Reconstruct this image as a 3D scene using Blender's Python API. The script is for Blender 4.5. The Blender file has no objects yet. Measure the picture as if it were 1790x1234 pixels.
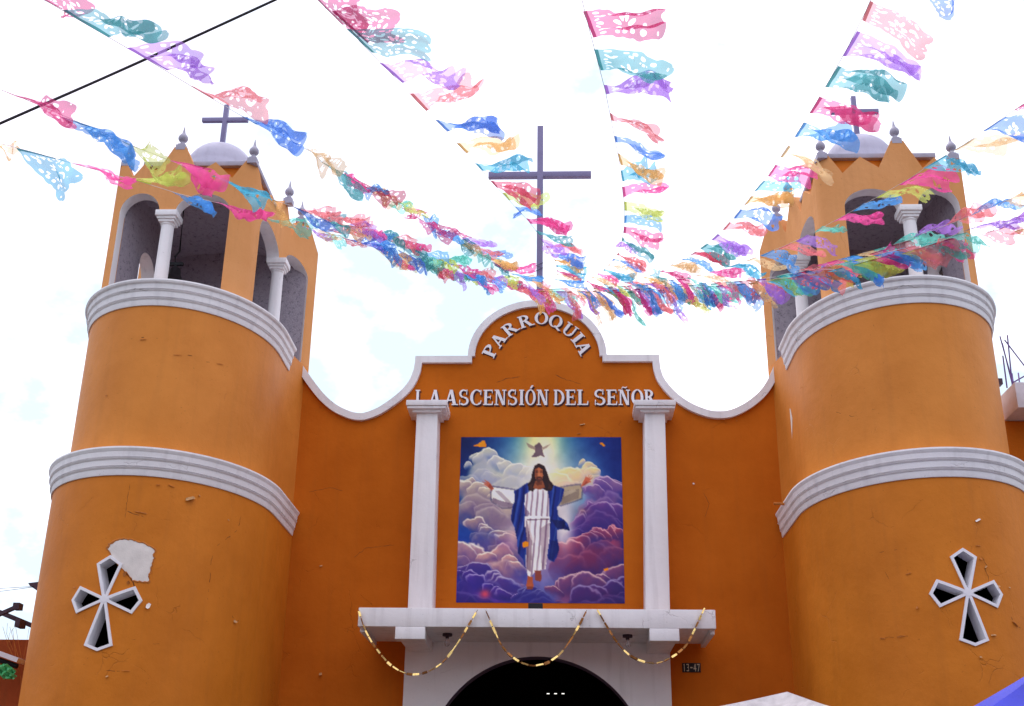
import bpy, bmesh, math, random
import numpy as np
from mathutils import Vector, Matrix

random.seed(7)
SC = bpy.context.scene
COL = SC.collection

# ------------------------------------------------------------------ camera
F_PX, PW, PH = 2094.66, 1790.0, 1234.0
EYE = np.array([0.532, -24.0, 1.6])
CAM_M = np.array([[0.9992175413697224, 0.037326489587088896, 0.013078157138991083],
                  [0.002082153125237702, -0.3798488419291554, 0.9250462269116299],
                  [-0.03949645120020611, 0.9242951857822178, 0.37962934539153487]])
cd = bpy.data.cameras.new("camera")
cam = bpy.data.objects.new("camera", cd)
COL.objects.link(cam)
cd.sensor_width = 36.0
cd.lens = F_PX / PW * 36.0
cd.clip_end = 3000
mw = Matrix.Identity(4)
for i in range(3):
    mw[i][0], mw[i][1], mw[i][2], mw[i][3] = CAM_M[0][i], CAM_M[1][i], -CAM_M[2][i], EYE[i]
cam.matrix_world = mw
SC.camera = cam

# ------------------------------------------------------------------ sky, sun, exposure
SUN_EL, SUN_AZ = math.radians(66), math.radians(-25)      # high, a little behind the church
W = bpy.data.worlds.new("World")
SC.world = W
W.use_nodes = True
nt = W.node_tree
nt.nodes.clear()
def N(tree, t, **kw):
    n = tree.nodes.new(t)
    for k, v in kw.items():
        setattr(n, k, v)
    return n
wo = N(nt, 'ShaderNodeOutputWorld'); bg = N(nt, 'ShaderNodeBackground')
sky = N(nt, 'ShaderNodeTexSky', sky_type='NISHITA', sun_disc=False, sun_elevation=SUN_EL, sun_rotation=SUN_AZ)
tc = N(nt, 'ShaderNodeTexCoord')
mp = N(nt, 'ShaderNodeMapping'); mp.inputs['Scale'].default_value = (1, 1, 1.6); mp.inputs['Location'].default_value = (0.37, 0.1, 0.62)
nz = N(nt, 'ShaderNodeTexNoise'); nz.inputs['Scale'].default_value = 4.2; nz.inputs['Detail'].default_value = 7; nz.inputs['Roughness'].default_value = 0.58
rp = N(nt, 'ShaderNodeValToRGB')
rp.color_ramp.elements[0].position = 0.36; rp.color_ramp.elements[0].color = (0, 0, 0, 1)
rp.color_ramp.elements[1].position = 0.50; rp.color_ramp.elements[1].color = (1, 1, 1, 1)
nz2 = N(nt, 'ShaderNodeTexNoise'); nz2.inputs['Scale'].default_value = 2.3; nz2.inputs['Detail'].default_value = 4
rp2 = N(nt, 'ShaderNodeValToRGB')
rp2.color_ramp.elements[0].position = 0.36; rp2.color_ramp.elements[0].color = (6.1, 5.9, 7.1, 1)
rp2.color_ramp.elements[1].position = 0.56; rp2.color_ramp.elements[1].color = (11.9, 11.4, 13.0, 1)
blue = N(nt, 'ShaderNodeMix', data_type='RGBA'); blue.inputs[0].default_value = 0.9
blue.inputs[7].default_value = (5.6, 6.8, 7.9, 1)       # thin cloud over the blue
mx = N(nt, 'ShaderNodeMix', data_type='RGBA')
L = nt.links.new
L(tc.outputs['Generated'], mp.inputs[0]); L(mp.outputs[0], nz.inputs['Vector']); L(mp.outputs[0], nz2.inputs['Vector'])
sx = N(nt, 'ShaderNodeSeparateXYZ'); ma = N(nt, 'ShaderNodeMath', operation='MULTIPLY_ADD'); ma.inputs[1].default_value = 0.40; ma.inputs[2].default_value = -0.245
mb_ = N(nt, 'ShaderNodeMath', operation='ADD')
L(tc.outputs['Generated'], sx.inputs[0]); L(sx.outputs['Z'], ma.inputs[0]); L(ma.outputs[0], mb_.inputs[0]); L(nz.outputs['Fac'], mb_.inputs[1]); L(mb_.outputs[0], rp.inputs[0]); L(nz2.outputs['Fac'], rp2.inputs[0])
L(sky.outputs[0], blue.inputs[6]); L(rp.outputs[0], mx.inputs[0]); L(blue.outputs[2], mx.inputs[6]); L(rp2.outputs[0], mx.inputs[7])
L(mx.outputs[2], bg.inputs['Color']); bg.inputs['Strength'].default_value = 0.1
L(bg.outputs[0], wo.inputs[0])

sl = bpy.data.lights.new("sun", 'SUN'); sl.energy = 1.2; sl.angle = math.radians(14); sl.color = (1, 0.96, 0.9)
so = bpy.data.objects.new("sun", sl); COL.objects.link(so); so.location = (0, 10, 40)
sd = Vector((math.sin(SUN_AZ) * math.cos(SUN_EL), math.cos(SUN_AZ) * math.cos(SUN_EL), math.sin(SUN_EL)))
so.rotation_euler = (-sd).to_track_quat('-Z', 'Y').to_euler()
vs = SC.view_settings
vs.view_transform = 'Standard'; vs.look = 'None'; vs.exposure = 0.74; vs.gamma = 1.0
vs.use_curve_mapping = False
SC.cycles.max_bounces = 8; SC.cycles.transparent_max_bounces = 16

# ------------------------------------------------------------------ survey: photo pixel -> point
def ray(px, py):
    return np.array([(px - PW / 2) / F_PX, -(py - PH / 2) / F_PX, 1.0]) @ CAM_M
def at_d(px, py, d):
    return EYE + d * ray(px, py)
def at_y(px, py, y):
    r = ray(px, py); return EYE + r * ((y - EYE[1]) / r[1])

# ------------------------------------------------------------------ materials
def lin(c):
    c = np.asarray(c, float) / 255.0
    return np.where(c <= 0.04045, c / 12.92, ((c + 0.055) / 1.055) ** 2.4)

def new_mat(name):
    m = bpy.data.materials.new(name); m.use_nodes = True
    t = m.node_tree; b = t.nodes['Principled BSDF']
    return m, t, b

def simple(name, col, rough=0.6, metal=0.0, var=0.12, scale=6.0, bump=0.1, spec=0.3):
    """paint / metal with mottling and fine relief"""
    m, t, b = new_mat(name)
    c = N(t, 'ShaderNodeTexCoord'); n = N(t, 'ShaderNodeTexNoise'); n.inputs['Scale'].default_value = scale; n.inputs['Detail'].default_value = 6
    r = N(t, 'ShaderNodeValToRGB')
    r.color_ramp.elements[0].position = 0.3; r.color_ramp.elements[1].position = 0.7
    r.color_ramp.elements[0].color = (*[x * (1 - var) for x in col], 1); r.color_ramp.elements[1].color = (*[min(1, x * (1 + var)) for x in col], 1)
    k = t.links.new
    k(c.outputs['Object'], n.inputs['Vector']); k(n.outputs['Fac'], r.inputs[0]); k(r.outputs[0], b.inputs['Base Color'])
    if bump:
        n2 = N(t, 'ShaderNodeTexNoise'); n2.inputs['Scale'].default_value = scale * 8; n2.inputs['Detail'].default_value = 4
        bp = N(t, 'ShaderNodeBump'); bp.inputs['Strength'].default_value = bump; bp.inputs['Distance'].default_value = 0.01
        k(c.outputs['Object'], n2.inputs['Vector']); k(n2.outputs['Fac'], bp.inputs['Height']); k(bp.outputs[0], b.inputs['Normal'])
    b.inputs['Roughness'].default_value = rough; b.inputs['Metallic'].default_value = metal
    b.inputs['Specular IOR Level'].default_value = spec
    return m

def plaster(name, col, col2, crack=0.5, stain=(0.16, 0.06, 0.02), streak=0.25, spec=0.12, rough=0.85):
    """painted lime plaster: patchy paint, water streaks, hairline cracks, trowel relief"""
    m, t, b = new_mat(name); k = t.links.new
    c = N(t, 'ShaderNodeTexCoord'); o = c.outputs['Object']
    n = N(t, 'ShaderNodeTexNoise'); n.inputs['Scale'].default_value = 0.7; n.inputs['Detail'].default_value = 9; n.inputs['Roughness'].default_value = 0.6
    k(o, n.inputs['Vector'])
    r = N(t, 'ShaderNodeValToRGB'); r.color_ramp.elements[0].position = 0.34; r.color_ramp.elements[1].position = 0.68
    r.color_ramp.elements[0].color = (*col, 1); r.color_ramp.elements[1].color = (*col2, 1); k(n.outputs['Fac'], r.inputs[0])
    # vertical streaks
    mp = N(t, 'ShaderNodeMapping'); mp.inputs['Scale'].default_value = (5.5, 5.5, 0.35); k(o, mp.inputs[0])
    ns = N(t, 'ShaderNodeTexNoise'); ns.inputs['Scale'].default_value = 1.0; ns.inputs['Detail'].default_value = 5; k(mp.outputs[0], ns.inputs['Vector'])
    rs = N(t, 'ShaderNodeValToRGB'); rs.color_ramp.elements[0].position = 0.52; rs.color_ramp.elements[1].position = 0.75
    rs.color_ramp.elements[0].color = (0, 0, 0, 1); rs.color_ramp.elements[1].color = (streak,) * 3 + (1,); k(ns.outputs['Fac'], rs.inputs[0])
    m1 = N(t, 'ShaderNodeMix', data_type='RGBA'); k(rs.outputs[0], m1.inputs[0]); k(r.outputs[0], m1.inputs[6]); m1.inputs[7].default_value = (*stain, 1)
    # hairline cracks: warped cell edges, kept only in patches
    wn = N(t, 'ShaderNodeTexNoise'); wn.inputs['Scale'].default_value = 2.5; wn.inputs['Detail'].default_value = 5; k(o, wn.inputs['Vector'])
    va = N(t, 'ShaderNodeMix', data_type='RGBA'); va.inputs[0].default_value = 0.28; k(o, va.inputs[6]); k(wn.outputs['Color'], va.inputs[7])
    vo = N(t, 'ShaderNodeTexVoronoi', feature='DISTANCE_TO_EDGE'); vo.inputs['Scale'].default_value = 1.5; k(va.outputs[2], vo.inputs['Vector'])
    rc = N(t, 'ShaderNodeValToRGB'); rc.color_ramp.elements[0].position = 0.0; rc.color_ramp.elements[1].position = 0.007
    rc.color_ramp.elements[0].color = (1, 1, 1, 1); rc.color_ramp.elements[1].color = (0, 0, 0, 1); k(vo.outputs['Distance'], rc.inputs[0])
    nm = N(t, 'ShaderNodeTexNoise'); nm.inputs['Scale'].default_value = 1.1; nm.inputs['Detail'].default_value = 4
    mo = N(t, 'ShaderNodeMapping'); mo.inputs['Location'].default_value = (4.3, 1.7, 2.2); k(o, mo.inputs[0]); k(mo.outputs[0], nm.inputs['Vector'])
    rm = N(t, 'ShaderNodeValToRGB'); rm.color_ramp.elements[0].position = 0.57; rm.color_ramp.elements[1].position = 0.65; k(nm.outputs['Fac'], rm.inputs[0])
    mm = N(t, 'ShaderNodeMath', operation='MULTIPLY'); k(rc.outputs[0], mm.inputs[0]); k(rm.outputs[0], mm.inputs[1])
    mc = N(t, 'ShaderNodeMath', operation='MULTIPLY'); k(mm.outputs[0], mc.inputs[0]); mc.inputs[1].default_value = crack
    m2 = N(t, 'ShaderNodeMix', data_type='RGBA'); k(mc.outputs[0], m2.inputs[0]); k(m1.outputs[2], m2.inputs[6]); m2.inputs[7].default_value = (0.07, 0.025, 0.01, 1)
    # specks
    sp = N(t, 'ShaderNodeTexNoise'); sp.inputs['Scale'].default_value = 26; sp.inputs['Detail'].default_value = 2; k(o, sp.inputs['Vector'])
    rsp = N(t, 'ShaderNodeValToRGB'); rsp.color_ramp.elements[0].position = 0.70; rsp.color_ramp.elements[1].position = 0.78
    rsp.color_ramp.elements[1].color = (0.6, 0.6, 0.6, 1); k(sp.outputs['Fac'], rsp.inputs[0])
    m3 = N(t, 'ShaderNodeMix', data_type='RGBA'); k(rsp.outputs[0], m3.inputs[0]); k(m2.outputs[2], m3.inputs[6]); m3.inputs[7].default_value = (*[x * 0.55 for x in col], 1)
    k(m3.outputs[2], b.inputs['Base Color'])
    # relief
    nb = N(t, 'ShaderNodeTexNoise'); nb.inputs['Scale'].default_value = 3.2; nb.inputs['Detail'].default_value = 10; nb.inputs['Roughness'].default_value = 0.62; k(o, nb.inputs['Vector'])
    ad = N(t, 'ShaderNodeMath', operation='SUBTRACT'); k(nb.outputs['Fac'], ad.inputs[0]); k(mm.outputs[0], ad.inputs[1])
    bp = N(t, 'ShaderNodeBump'); bp.inputs['Strength'].default_value = 0.5; bp.inputs['Distance'].default_value = 0.03; k(ad.outputs[0], bp.inputs['Height'])
    k(bp.outputs[0], b.inputs['Normal'])
    b.inputs['Roughness'].default_value = rough; b.inputs['Specular IOR Level'].default_value = spec
    return m

M_OR = plaster("orange_plaster", (0.54, 0.158, 0.008), (0.66, 0.205, 0.015), crack=0.15, streak=0.10, spec=0.22, rough=0.60)
M_ORU = plaster("weathered_sky_lit_orange_plaster", (0.57, 0.188, 0.022), (0.68, 0.240, 0.036), crack=0.15, streak=0.10, spec=0.25, rough=0.60)  # upper drum: weathered tone, lightened further by painted-in sky light and glare
M_ORF = plaster("faded_sky_lit_orange_plaster", (0.64, 0.285, 0.100), (0.71, 0.330, 0.130), crack=0.2, streak=0.10)  # belfry: some fading, plus lens glare and sky brightness put into the colour
M_ORD = plaster("shaded_facade_orange_plaster", (0.48, 0.112, 0.006), (0.58, 0.145, 0.010), crack=0.20, streak=0.09)  # shade of the recessed front put into the colour, darker and redder
M_RED = plaster("red_brown_plaster", (0.30, 0.055, 0.015), (0.36, 0.075, 0.02))
M_WH = plaster("white_paint", (0.79, 0.77, 0.78), (0.86, 0.84, 0.84), crack=0.25, stain=(0.40, 0.36, 0.36), streak=0.30)
M_WHL = plaster("white_trim_paint", (0.76, 0.74, 0.75), (0.85, 0.83, 0.84), crack=0.45, stain=(0.34, 0.31, 0.33), streak=0.24)
M_LET = simple("white_letter_paint", (0.80, 0.79, 0.82), 0.5, var=0.04, bump=0.0)
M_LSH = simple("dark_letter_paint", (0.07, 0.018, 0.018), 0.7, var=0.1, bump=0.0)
M_GREY = None
def stucco():
    m, t, b = new_mat("grey_rough_stucco"); k = t.links.new
    c = N(t, 'ShaderNodeTexCoord'); o = c.outputs['Object']
    n = N(t, 'ShaderNodeTexNoise'); n.inputs['Scale'].default_value = 11; n.inputs['Detail'].default_value = 10; n.inputs['Roughness'].default_value = 0.85; k(o, n.inputs['Vector'])
    r = N(t, 'ShaderNodeValToRGB'); r.color_ramp.elements[0].position = 0.36; r.color_ramp.elements[1].position = 0.46
    r.color_ramp.elements[0].color = (0.06, 0.05, 0.06, 1); r.color_ramp.elements[1].color = (0.34, 0.30, 0.35, 1)
    e = r.color_ramp.elements.new(0.75); e.color = (0.44, 0.39, 0.44, 1)
    k(n.outputs['Fac'], r.inputs[0]); k(r.outputs[0], b.inputs['Base Color'])
    bp = N(t, 'ShaderNodeBump'); bp.inputs['Strength'].default_value = 0.9; bp.inputs['Distance'].default_value = 0.03; k(n.outputs['Fac'], bp.inputs['Height']); k(bp.outputs[0], b.inputs['Normal'])
    b.inputs['Roughness'].default_value = 0.9
    return m
M_GREY = stucco()
M_LIL = simple("lilac_grey_paint", (0.38, 0.36, 0.44), 0.65, var=0.12, scale=4, bump=0.2)
M_LILD = plaster("lilac_white_lime_wash", (0.46, 0.44, 0.54), (0.52, 0.50, 0.60), crack=0.6, stain=(0.25, 0.22, 0.26), streak=0.3)
M_CROSS = simple("purple_grey_metal_paint", (0.21, 0.185, 0.33), 0.45, var=0.08, scale=4, bump=0.05)
M_BLACK = simple("black_metal", (0.012, 0.011, 0.014), 0.5, var=0.2)
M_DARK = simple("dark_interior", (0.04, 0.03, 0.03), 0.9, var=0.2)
M_BRONZE = simple("dark_bronze", (0.03, 0.025, 0.03), 0.5, 0.6, var=0.3)
M_GOLD = simple("gold_foil", (0.95, 0.62, 0.22), 0.22, 1.0, var=0.25, scale=30, bump=0.4)
M_BRN = simple("brown_foil", (0.30, 0.13, 0.04), 0.3, 1.0, var=0.4, scale=30, bump=0.4)
M_BARE = simple("bare_plaster", (0.74, 0.69, 0.64), 0.85, var=0.10, scale=5, bump=0.4)
M_FLAKE = simple("peeling_paint", (0.50, 0.28, 0.12), 0.7, var=0.3, scale=14, bump=0.2)
M_FLKO = simple("curled_orange_paint", (0.46, 0.15, 0.025), 0.7, var=0.2, scale=14, bump=0.2)
M_CRK = simple("crack_shadow_line", (0.10, 0.035, 0.012), 0.9, var=0.3, bump=0)
M_CRK2 = simple("broken_paint_edge", (0.33, 0.15, 0.06), 0.9, var=0.4, scale=30, bump=0.3)
M_REBAR = simple("rusty_rebar", (0.13, 0.07, 0.22), 0.6, 0.3, var=0.3, scale=20)
M_CONC = simple("pale_painted_concrete", (0.66, 0.63, 0.68), 0.8, var=0.1, scale=4, bump=0.3)
M_STR = simple("white_string", (0.75, 0.72, 0.70), 0.8, bump=0)
M_CANV = simple("white_canvas", (0.42, 0.40, 0.41), 0.85, var=0.20, scale=5, bump=0.5)
M_BLUE = simple("blue_tarpaulin", (0.03, 0.04, 0.50), 0.45, var=0.15, scale=3, bump=0.2)
M_GREEN = simple("green_plastic", (0.10, 0.50, 0.20), 0.4, var=0.35, scale=12, bump=0.3)
M_WOOD = simple("dark_weathered_wood", (0.06, 0.035, 0.05), 0.8, var=0.3, scale=12)
M_ASPH = simple("asphalt", (0.05, 0.05, 0.05), 0.9, var=0.3, scale=20, bump=0.5)
M_PAVE = simple("stone_paving", (0.11, 0.10, 0.09), 0.85, var=0.2, scale=3, bump=0.3)
M_CREAM = simple("cream_digit_paint", (0.62, 0.56, 0.40), 0.5, bump=0)

def glassmat():
    m, t, b = new_mat("bulb_glass"); b.inputs['Base Color'].default_value = (0.85, 0.83, 0.85, 1); b.inputs['Roughness'].default_value = 0.08
    b.inputs['Transmission Weight'].default_value = 0.7; return m
M_GLASS = glassmat()
def emit(name, col, s):
    m, t, b = new_mat(name); b.inputs['Emission Color'].default_value = (*col, 1); b.inputs['Emission Strength'].default_value = s; return m
M_LAMP = emit("lit_tube", (1, 0.97, 0.9), 1.0)

def tissue(name, col, clear=0.52):
    """thin tissue paper: part light passes straight, part scatters through"""
    m = bpy.data.materials.new(name); m.use_nodes = True; t = m.node_tree; t.nodes.clear(); k = t.links.new
    o = N(t, 'ShaderNodeOutputMaterial'); tr = N(t, 'ShaderNodeBsdfTransparent'); di = N(t, 'ShaderNodeBsdfDiffuse'); tl = N(t, 'ShaderNodeBsdfTranslucent')
    c = N(t, 'ShaderNodeTexCoord'); n = N(t, 'ShaderNodeTexNoise'); n.inputs['Scale'].default_value = 9; n.inputs['Detail'].default_value = 4
    r = N(t, 'ShaderNodeValToRGB'); r.color_ramp.elements[0].position = 0.3; r.color_ramp.elements[1].position = 0.7
    r.color_ramp.elements[0].color = (*[x * 0.8 for x in col], 1); r.color_ramp.elements[1].color = (*[min(1, x * 1.15) for x in col], 1)
    k(c.outputs['Object'], n.inputs['Vector']); k(n.outputs['Fac'], r.inputs[0])
    for s in (di, tl): k(r.outputs[0], s.inputs['Color'])
    tint = [0.56 + 0.44 * x for x in col]
    tr.inputs['Color'].default_value = (*tint, 1)
    a = N(t, 'ShaderNodeMixShader'); a.inputs[0].default_value = 0.62; k(di.outputs[0], a.inputs[1]); k(tl.outputs[0], a.inputs[2])
    b = N(t, 'ShaderNodeMixShader'); b.inputs[0].default_value = clear; k(a.outputs[0], b.inputs[1]); k(tr.outputs[0], b.inputs[2])
    k(b.outputs[0], o.inputs[0]); return m
PAPER = {
    'magenta': (0.74, 0.02, 0.24), 'hot pink': (0.92, 0.06, 0.38), 'teal': (0.05, 0.42, 0.46), 'purple': (0.50, 0.20, 0.86),
    'salmon pink': (0.88, 0.19, 0.22), 'blue': (0.08, 0.30, 0.88), 'azure blue': (0.07, 0.40, 0.90), 'cream': (0.88, 0.60, 0.28),
    'orange': (0.90, 0.52, 0.12), 'cyan': (0.04, 0.50, 0.72), 'lime green': (0.66, 0.76, 0.10), 'mint green': (0.12, 0.72, 0.60), 'red': (0.70, 0.03, 0.12),
    'green': (0.08, 0.50, 0.30)}
DEEP = ('magenta', 'hot pink', 'teal', 'blue', 'red', 'cyan', 'green', 'azure blue')
TISSUE = {k: tissue(k.replace(' ', '_') + "_tissue_paper", [min(0.96, x * 0.90 + 0.09) if k in DEEP else min(0.96, x * 0.86 + 0.14) for x in v], 0.43 if k in DEEP else 0.52) for k, v in PAPER.items()}
HEM = {k: tissue(k.replace(' ', '_') + "_folded_paper", [x * 0.55 for x in v], 0.08) for k, v in PAPER.items()}

# ------------------------------------------------------------------ mesh helpers
class MB:
    def __init__(s): s.v = []; s.f = []; s.m = []
    def add(s, vs, fs, mi=0):
        o = len(s.v); s.v += [tuple(map(float, q)) for q in vs]
        for f in fs: s.f.append(tuple(i + o for i in f)); s.m.append(mi)
        return s
    def quad(s, a, b, c, d, mi=0): return s.add((a, b, c, d), ((0, 1, 2, 3),), mi)
    def box(s, x0, x1, y0, y1, z0, z1, mi=0):
        return s.add([(x0, y0, z0), (x1, y0, z0), (x1, y1, z0), (x0, y1, z0), (x0, y0, z1), (x1, y0, z1), (x1, y1, z1), (x0, y1, z1)],
                     [(0, 3, 2, 1), (4, 5, 6, 7), (0, 1, 5, 4), (1, 2, 6, 5), (2, 3, 7, 6), (3, 0, 4, 7)], mi)
    def bar(s, a, b, w, h=None, mi=0):
        a, b = Vector(a), Vector(b); d = (b - a).normalized(); h = h or w
        u = d.cross(Vector((0, 0, 1)))
        if u.length < 1e-3: u = Vector((1, 0, 0))
        u.normalize(); n = u.cross(d)
        vs = []
        for p in (a, b):
            for i, j in ((-1, -1), (1, -1), (1, 1), (-1, 1)): vs.append(p + u * (i * w / 2) + n * (j * h / 2))
        return s.add(vs, [(0, 3, 2, 1), (4, 5, 6, 7), (0, 1, 5, 4), (1, 2, 6, 5), (2, 3, 7, 6), (3, 0, 4, 7)], mi)
    def tube(s, pts, r, n=6, mi=0):
        pts = [Vector(p) for p in pts]; rings = []
        for i, p in enumerate(pts):
            d = (pts[min(i + 1, len(pts) - 1)] - pts[max(i - 1, 0)]).normalized()
            u = d.cross(Vector((0, 0, 1)))
            if u.length < 1e-3: u = Vector((1, 0, 0))
            u.normalize(); w = u.cross(d); rr = r[i] if isinstance(r, (list, tuple)) else r
            rings.append([p + (u * math.cos(2 * math.pi * k / n) + w * math.sin(2 * math.pi * k / n)) * rr for k in range(n)])
        vs = [q for g in rings for q in g]; fs = []
        for i in range(len(pts) - 1):
            for k in range(n): fs.append((i * n + k, i * n + (k + 1) % n, (i + 1) * n + (k + 1) % n, (i + 1) * n + k))
        fs.append(tuple(range(n - 1, -1, -1))); fs.append(tuple(range((len(pts) - 1) * n, len(pts) * n)))
        return s.add(vs, fs, mi)
    def lathe(s, prof, c, n=16, mi=0):
        vs = []; fs = []
        for r, z in prof:
            for k in range(n): vs.append((c[0] + r * math.cos(2 * math.pi * k / n), c[1] + r * math.sin(2 * math.pi * k / n), c[2] + z))
        for i in range(len(prof) - 1):
            for k in range(n): fs.append((i * n + k, i * n + (k + 1) % n, (i + 1) * n + (k + 1) % n, (i + 1) * n + k))
        fs.append(tuple(range(n - 1, -1, -1))); fs.append(tuple(range((len(prof) - 1) * n, len(prof) * n)))
        return s.add(vs, fs, mi)

ROOT = {}
def obj(name, mb, mats, parent=None, weld=True, smooth=35, label=None, bevel=0):
    mats = mats if isinstance(mats, (list, tuple)) else [mats]
    off = Vector((0, 0, 0)); p = parent
    while p is not None:
        if p.name in ROOT: off = Vector(ROOT[p.name])
        p = p.parent
    me = bpy.data.meshes.new(name)
    me.from_pydata([Vector(v) - off for v in mb.v], [], mb.f)
    for m in mats: me.materials.append(m)
    me.polygons.foreach_set('material_index', mb.m)
    bm = bmesh.new(); bm.from_mesh(me)
    if weld: bmesh.ops.remove_doubles(bm, verts=bm.verts, dist=1e-4)
    bmesh.ops.dissolve_degenerate(bm, edges=bm.edges, dist=1e-5)
    bmesh.ops.recalc_face_normals(bm, faces=bm.faces)
    if bevel:
        es = [e for e in bm.edges if len(e.link_faces) == 2 and e.calc_face_angle(0) > 0.9]
        bmesh.ops.bevel(bm, geom=es, offset=bevel, segments=2, affect='EDGES', profile=0.5, clamp_overlap=True)
    a = math.radians(smooth)
    for f in bm.faces: f.smooth = True
    for e in bm.edges: e.smooth = len(e.link_faces) == 2 and e.calc_face_angle(0) < a
    bm.to_mesh(me); bm.free()
    o = bpy.data.objects.new(name, me); COL.objects.link(o)
    if parent is not None: o.parent = parent
    if label: o['label'] = label
    return o
def thing(name, label, cat, loc, group=None):
    o = bpy.data.objects.new(name, None); COL.objects.link(o); o.location = loc
    o['label'] = label; o['category'] = cat
    if group: o['group'] = group
    ROOT[o.name] = tuple(loc); o.empty_display_size = 0.2
    return o
def tag(o, label, cat, group=None):
    o['label'] = label; o['category'] = cat
    if group: o['group'] = group
    return o
def struct(name, mb, m, **k):
    o = obj(name, mb, m, **k); o['kind'] = 'structure'; return o
def dup(o, loc, parent):
    c = o.copy(); COL.objects.link(c); c.parent = parent; c.location = loc; return c

def strip_wall(us, zb, zt, pout, pin, mats=(0, 1, 2, 0)):
    """wall along a path: us stations; zb/zt(u, side) bottoms and tops; mats = outside, inside, reveal, top"""
    mb = MB(); E = 1e-6
    prev = None
    for a, b in zip(us[:-1], us[1:]):
        ua, ub = a + E, b - E
        A0, A1, B0, B1 = zb(ua), zt(ua), zb(ub), zt(ub)
        oa, ob, ia, ib = pout(a), pout(b), pin(a), pin(b)
        mb.quad((*oa, A0), (*ob, B0), (*ob, B1), (*oa, A1), mats[0])
        mb.quad((*ia, A0), (*ia, A1), (*ib, B1), (*ib, B0), mats[1])
        mb.quad((*oa, A0), (*ia, A0), (*ib, B0), (*ob, B0), mats[2])
        mb.quad((*oa, A1), (*ob, B1), (*ib, B1), (*ia, A1), mats[3])
        if prev is None:
            mb.quad((*oa, A0), (*oa, A1), (*ia, A1), (*ia, A0), mats[0])
        else:
            if abs(prev[0] - A0) > 1e-3: mb.quad((*oa, prev[0]), (*oa, A0), (*ia, A0), (*ia, prev[0]), mats[2])
            if abs(prev[1] - A1) > 1e-3: mb.quad((*oa, prev[1]), (*oa, A1), (*ia, A1), (*ia, prev[1]), mats[3])
        prev = (B0, B1); last = (ob, ib)
    ob, ib = last
    mb.quad((*ob, prev[0]), (*ob, prev[1]), (*ib, prev[1]), (*ib, prev[0]), mats[0])
    return mb

def interp(pts):
    xs = [p[0] for p in pts]; zs = [p[1] for p in pts]
    return lambda x: float(np.interp(x, xs, zs))

def catmull(pts, n=6):
    P = [np.array(p, float) for p in pts]; P = [2 * P[0] - P[1]] + P + [2 * P[-1] - P[-2]]; out = []
    for i in range(1, len(P) - 2):
        for k in range(n):
            t = k / n; a, b, c, d = P[i - 1], P[i], P[i + 1], P[i + 2]
            out.append(0.5 * (2 * b + (c - a) * t + (2 * a - 5 * b + 4 * c - d) * t * t + (3 * b - a - 3 * c + d) * t ** 3))
    out.append(P[-2]); return out

# ------------------------------------------------------------------ ground
g = MB().quad((-400, -400, 0), (400, -400, 0), (400, 400, 0), (-400, 400, 0)); struct("ground", g, M_ASPH)
g = MB().box(-16, 16, -13, -1.0, 0.004, 0.12); struct("pavement", g, M_PAVE)

# unseen house row added to shade the church front; flag strings run towards it
g = MB()
for x0_, x1_, h_ in ((-26, -12.5, 9.5), (-12.3, 0.5, 11.5), (0.7, 12.0, 9.0), (12.2, 26, 11.0)):
    g.box(x0_, x1_, -44, -31, 0, h_).box(x0_, x1_, -31.4, -30.6, h_, h_ + 0.35)
    for k in range(4):
        for zz in (1.2, 4.4, 7.2):
            xa_ = x0_ + (k + 0.3) * (x1_ - x0_) / 4
            if zz + 1.6 < h_: g.box(xa_, xa_ + 1.3, -31.02, -30.9, zz, zz + 1.6, 1)
struct("added_house_row_across_square", g, [M_RED, M_DARK], weld=False)

# ------------------------------------------------------------------ church front
YF = 1.85
church = thing("church_front", "orange church front wall with curved white parapet between two round towers", "church", (0, YF, 0))
half_l = [(-5.46, 11.9), (-5.31, 11.69), (-5.1, 11.41), (-4.86, 11.13), (-4.57, 10.89), (-4.25, 10.74), (-4.05, 10.70), (-3.9, 10.72), (-3.64, 10.83), (-3.36, 11.03), (-3.13, 11.24), (-2.95, 11.48), (-2.85, 11.75), (-2.82, 12.11)]
half_r = [(2.84, 12.13), (2.86, 11.78), (2.94, 11.53), (3.18, 11.21), (3.49, 10.96), (3.83, 10.80), (4.1, 10.745), (4.41, 10.78), (4.77, 10.96), (5.09, 11.23), (5.3, 11.53), (5.48, 11.92)]
arch = [(0.015 - 1.615 * math.cos(t), 12.12 + 1.42 * math.sin(t)) for t in np.linspace(0, math.pi, 33)]
outline = half_l[:-2] + [(-2.83, 11.95), (-2.82, 12.11)] + arch + half_r
outline = [tuple(p) for p in catmull(half_l, 4)] + arch + [tuple(p) for p in catmull(half_r, 4)]
DC, DR, DZ = 0.06, 2.29, 2.97            # door arch
def door_z(x, r=DR):
    d = abs(x - DC)
    return 0.0 if d >= r else DZ + math.sqrt(max(0, r * r - d * d))
us = sorted(set([round(p[0], 4) for p in outline] + [-7.0, 7.0] + [round(DC + DR * math.cos(t), 4) for t in np.linspace(0, math.pi, 41)] + [DC - DR, DC + DR]))
us = [u for u in us if -5.6 <= u <= 5.6]; us = [-5.6] + us + [5.6]
ox = []; oz = []
for x, z in outline:
    if ox and x <= ox[-1]: x = ox[-1] + 1e-4
    ox.append(x); oz.append(z)
top_z = lambda x: float(np.interp(x, ox, oz)) - 0.04
us = sorted(set(us + [DC - DR - 0.08, DC + DR + 0.08]))
mb = strip_wall(us, lambda u: door_z(u, DR + 0.08), top_z, lambda u: (u, YF), lambda u: (u, YF + 0.45), (0, 0, 0, 0))
obj("facade_wall", mb, [M_ORD], church)
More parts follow.
